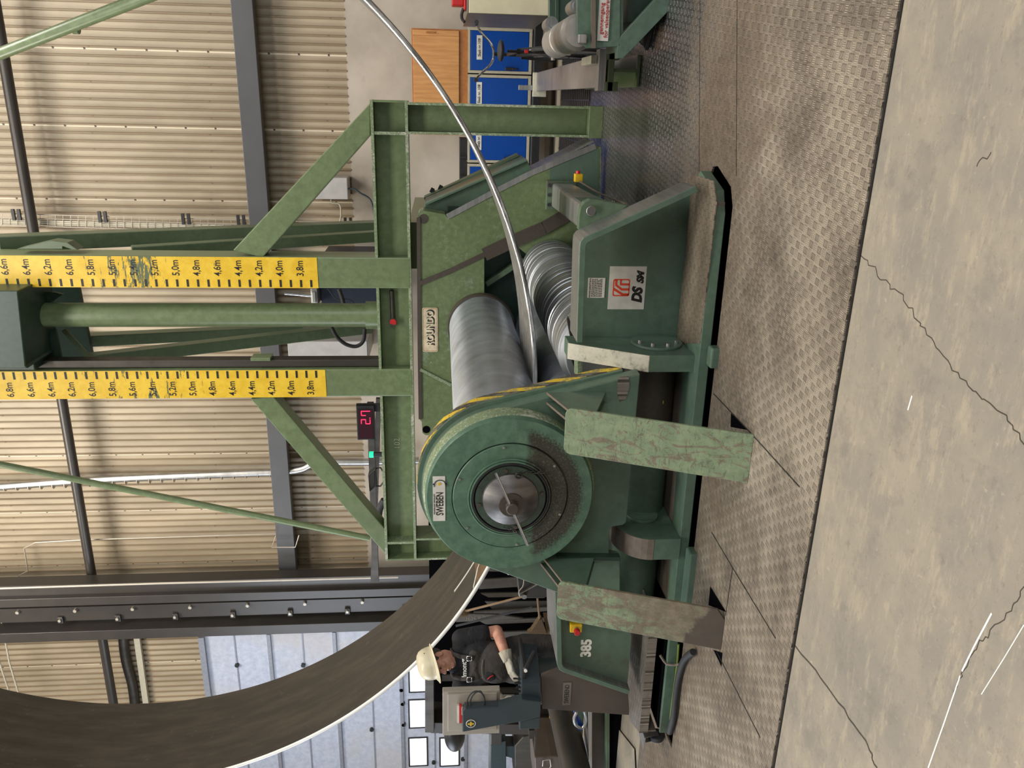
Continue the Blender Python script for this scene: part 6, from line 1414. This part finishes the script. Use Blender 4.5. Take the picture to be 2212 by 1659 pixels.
bm = B(); pp(bm, [(1060, 1585), (1084, 1585), (1084, 1610), (1060, 1610)], 9.0, 0.25); obj('motor', bm, M['column'], wm, bevel=0.01)
bm = B(); pp(bm, [(1093, 1612), (1115, 1612), (1115, 1640), (1093, 1634)], 9.15, 0.2); obj('neck', bm, M['teal'], wm)
bm = B(); pp(bm, [(1112, 1612), (1130, 1592), (1190, 1580), (1190, 1640), (1150, 1700), (1112, 1700)], 9.0, 0.5); obj('machine_body', bm, M['darksteel'], wm, bevel=0.01)
bm = B(); q = at(1190, 1640, Y=9.1); bx(bm, q.x - 0.5, q.x + 0.4, 9.1, 9.5, -0.006, q.z); obj('machine_foot', bm, M['darkgreen'], wm)
bn_ = B(); pp(bn_, [(1155, 1636), (1190, 1633), (1260, 1640), (1260, 1720), (1158, 1720)], 7.0, 0.6); bw = obj('scrap_bin', bn_, M['pedestal'], bevel=0.01); tag(bw, 'grey-brown metal bin with wire handle at the left edge', 'bin')
bm = B(); tube(bm, [at(x, y, Y=6.98) for x, y in ((1172, 1655), (1173, 1643), (1188, 1641), (1190, 1655), (1186, 1662), (1174, 1662))], 0.006, 6, sm=False); obj('wire_handle', bm, M['alu'], bw)
bm = B(); bar(bm, at(1158, 1566, Y=5.0), at(1156, 1618, Y=5.0), 0.05, 0.012); bar(bm, at(1148, 1574, Y=5.0), at(1148, 1592, Y=5.0), 0.04, 0.04)
o = obj('side_lever', bm, M['darksteel'], ks)
# caster wheel at the step
cw = thing('caster_wheel', 'small caster wheel in a steel fork at the left end of the step', 'caster', tuple(at(1400, 1595, Z=0)))
q = at(1395, 1597, Y=4.42)
bm = B(); cyl(bm, (q.x - 0.018, 4.45, 0.062), (q.x + 0.018, 4.45, 0.062), 0.056, n=28); obj('wheel', bm, M['rubber'], cw, bevel=0.006)
bm = B(); prism(bm, [(q.x + 0.02, 4.41, 0.16), (q.x + 0.02, 4.49, 0.16), (q.x + 0.02, 4.47, 0.05), (q.x + 0.02, 4.43, 0.05)], (0.004, 0, 0)); prism(bm, [(q.x - 0.024, 4.41, 0.16), (q.x - 0.024, 4.49, 0.16), (q.x - 0.024, 4.47, 0.05), (q.x - 0.024, 4.43, 0.05)], (0.004, 0, 0)); bx(bm, q.x - 0.05, q.x + 0.05, 4.38, 4.52, 0.16, 0.168); obj('fork', bm, M['brushed'], cw)
# cables beside the base
bm = B(); tube(bm, [at(x, y, Z=0.035) for x, y in ((1497, 1408), (1478, 1425), (1466, 1460), (1460, 1500), (1456, 1540), (1450, 1568), (1446, 1582))], 0.021, 12)
tag(obj('corrugated_hose', bm, M['rubber'], smooth=True), 'thick black hose lying along the base on the tread plates', 'hose')
bm = B(); tube(bm, [at(1426, 1415, Y=4.34), at(1438, 1432, Y=4.31), at(1450, 1436, Y=4.29), at(1460, 1436, Y=4.28), at(1467, 1434, Z=0.02)], 0.009, 8); obj('cable', bm, M['browntop'], mc)
bm = B(); tube(bm, [at(x, y, Y=4.285) for x, y in ((1466, 1392), (1462, 1440), (1452, 1520), (1448, 1555))], 0.008, 8); tag(obj('earth_cable', bm, plain('yellow_green_sleeve', srgb(104, 124, 44), 0.5), smooth=True), 'yellow-green earth cable along the base lip', 'cable')
# lever plate under the hose region: left concrete patch
bm = B(); bm_ = [fz(1330, 1565), fz(1372, 1618), fz(1376, 1700), fz(1330, 1700)]; prism(bm, [(x, y, 0.007) for x, y in bm_], (0, 0, 0.001)); struct('trim_11', bm, M['concrete'], 'concrete patch left of the tread plates')
bm = B(); a = at(1118, 1258, Y=HY - 0.02)
for (x, y) in ((1098, 1233), (1101, 1228)):
    q = at(x, y, Y=4.45); bm2 = B(); cyl(bm2, q, q - Vector((0, 0.03, 0)), 0.012, n=10); obj('bolt', bm2, M['bright'], hs)
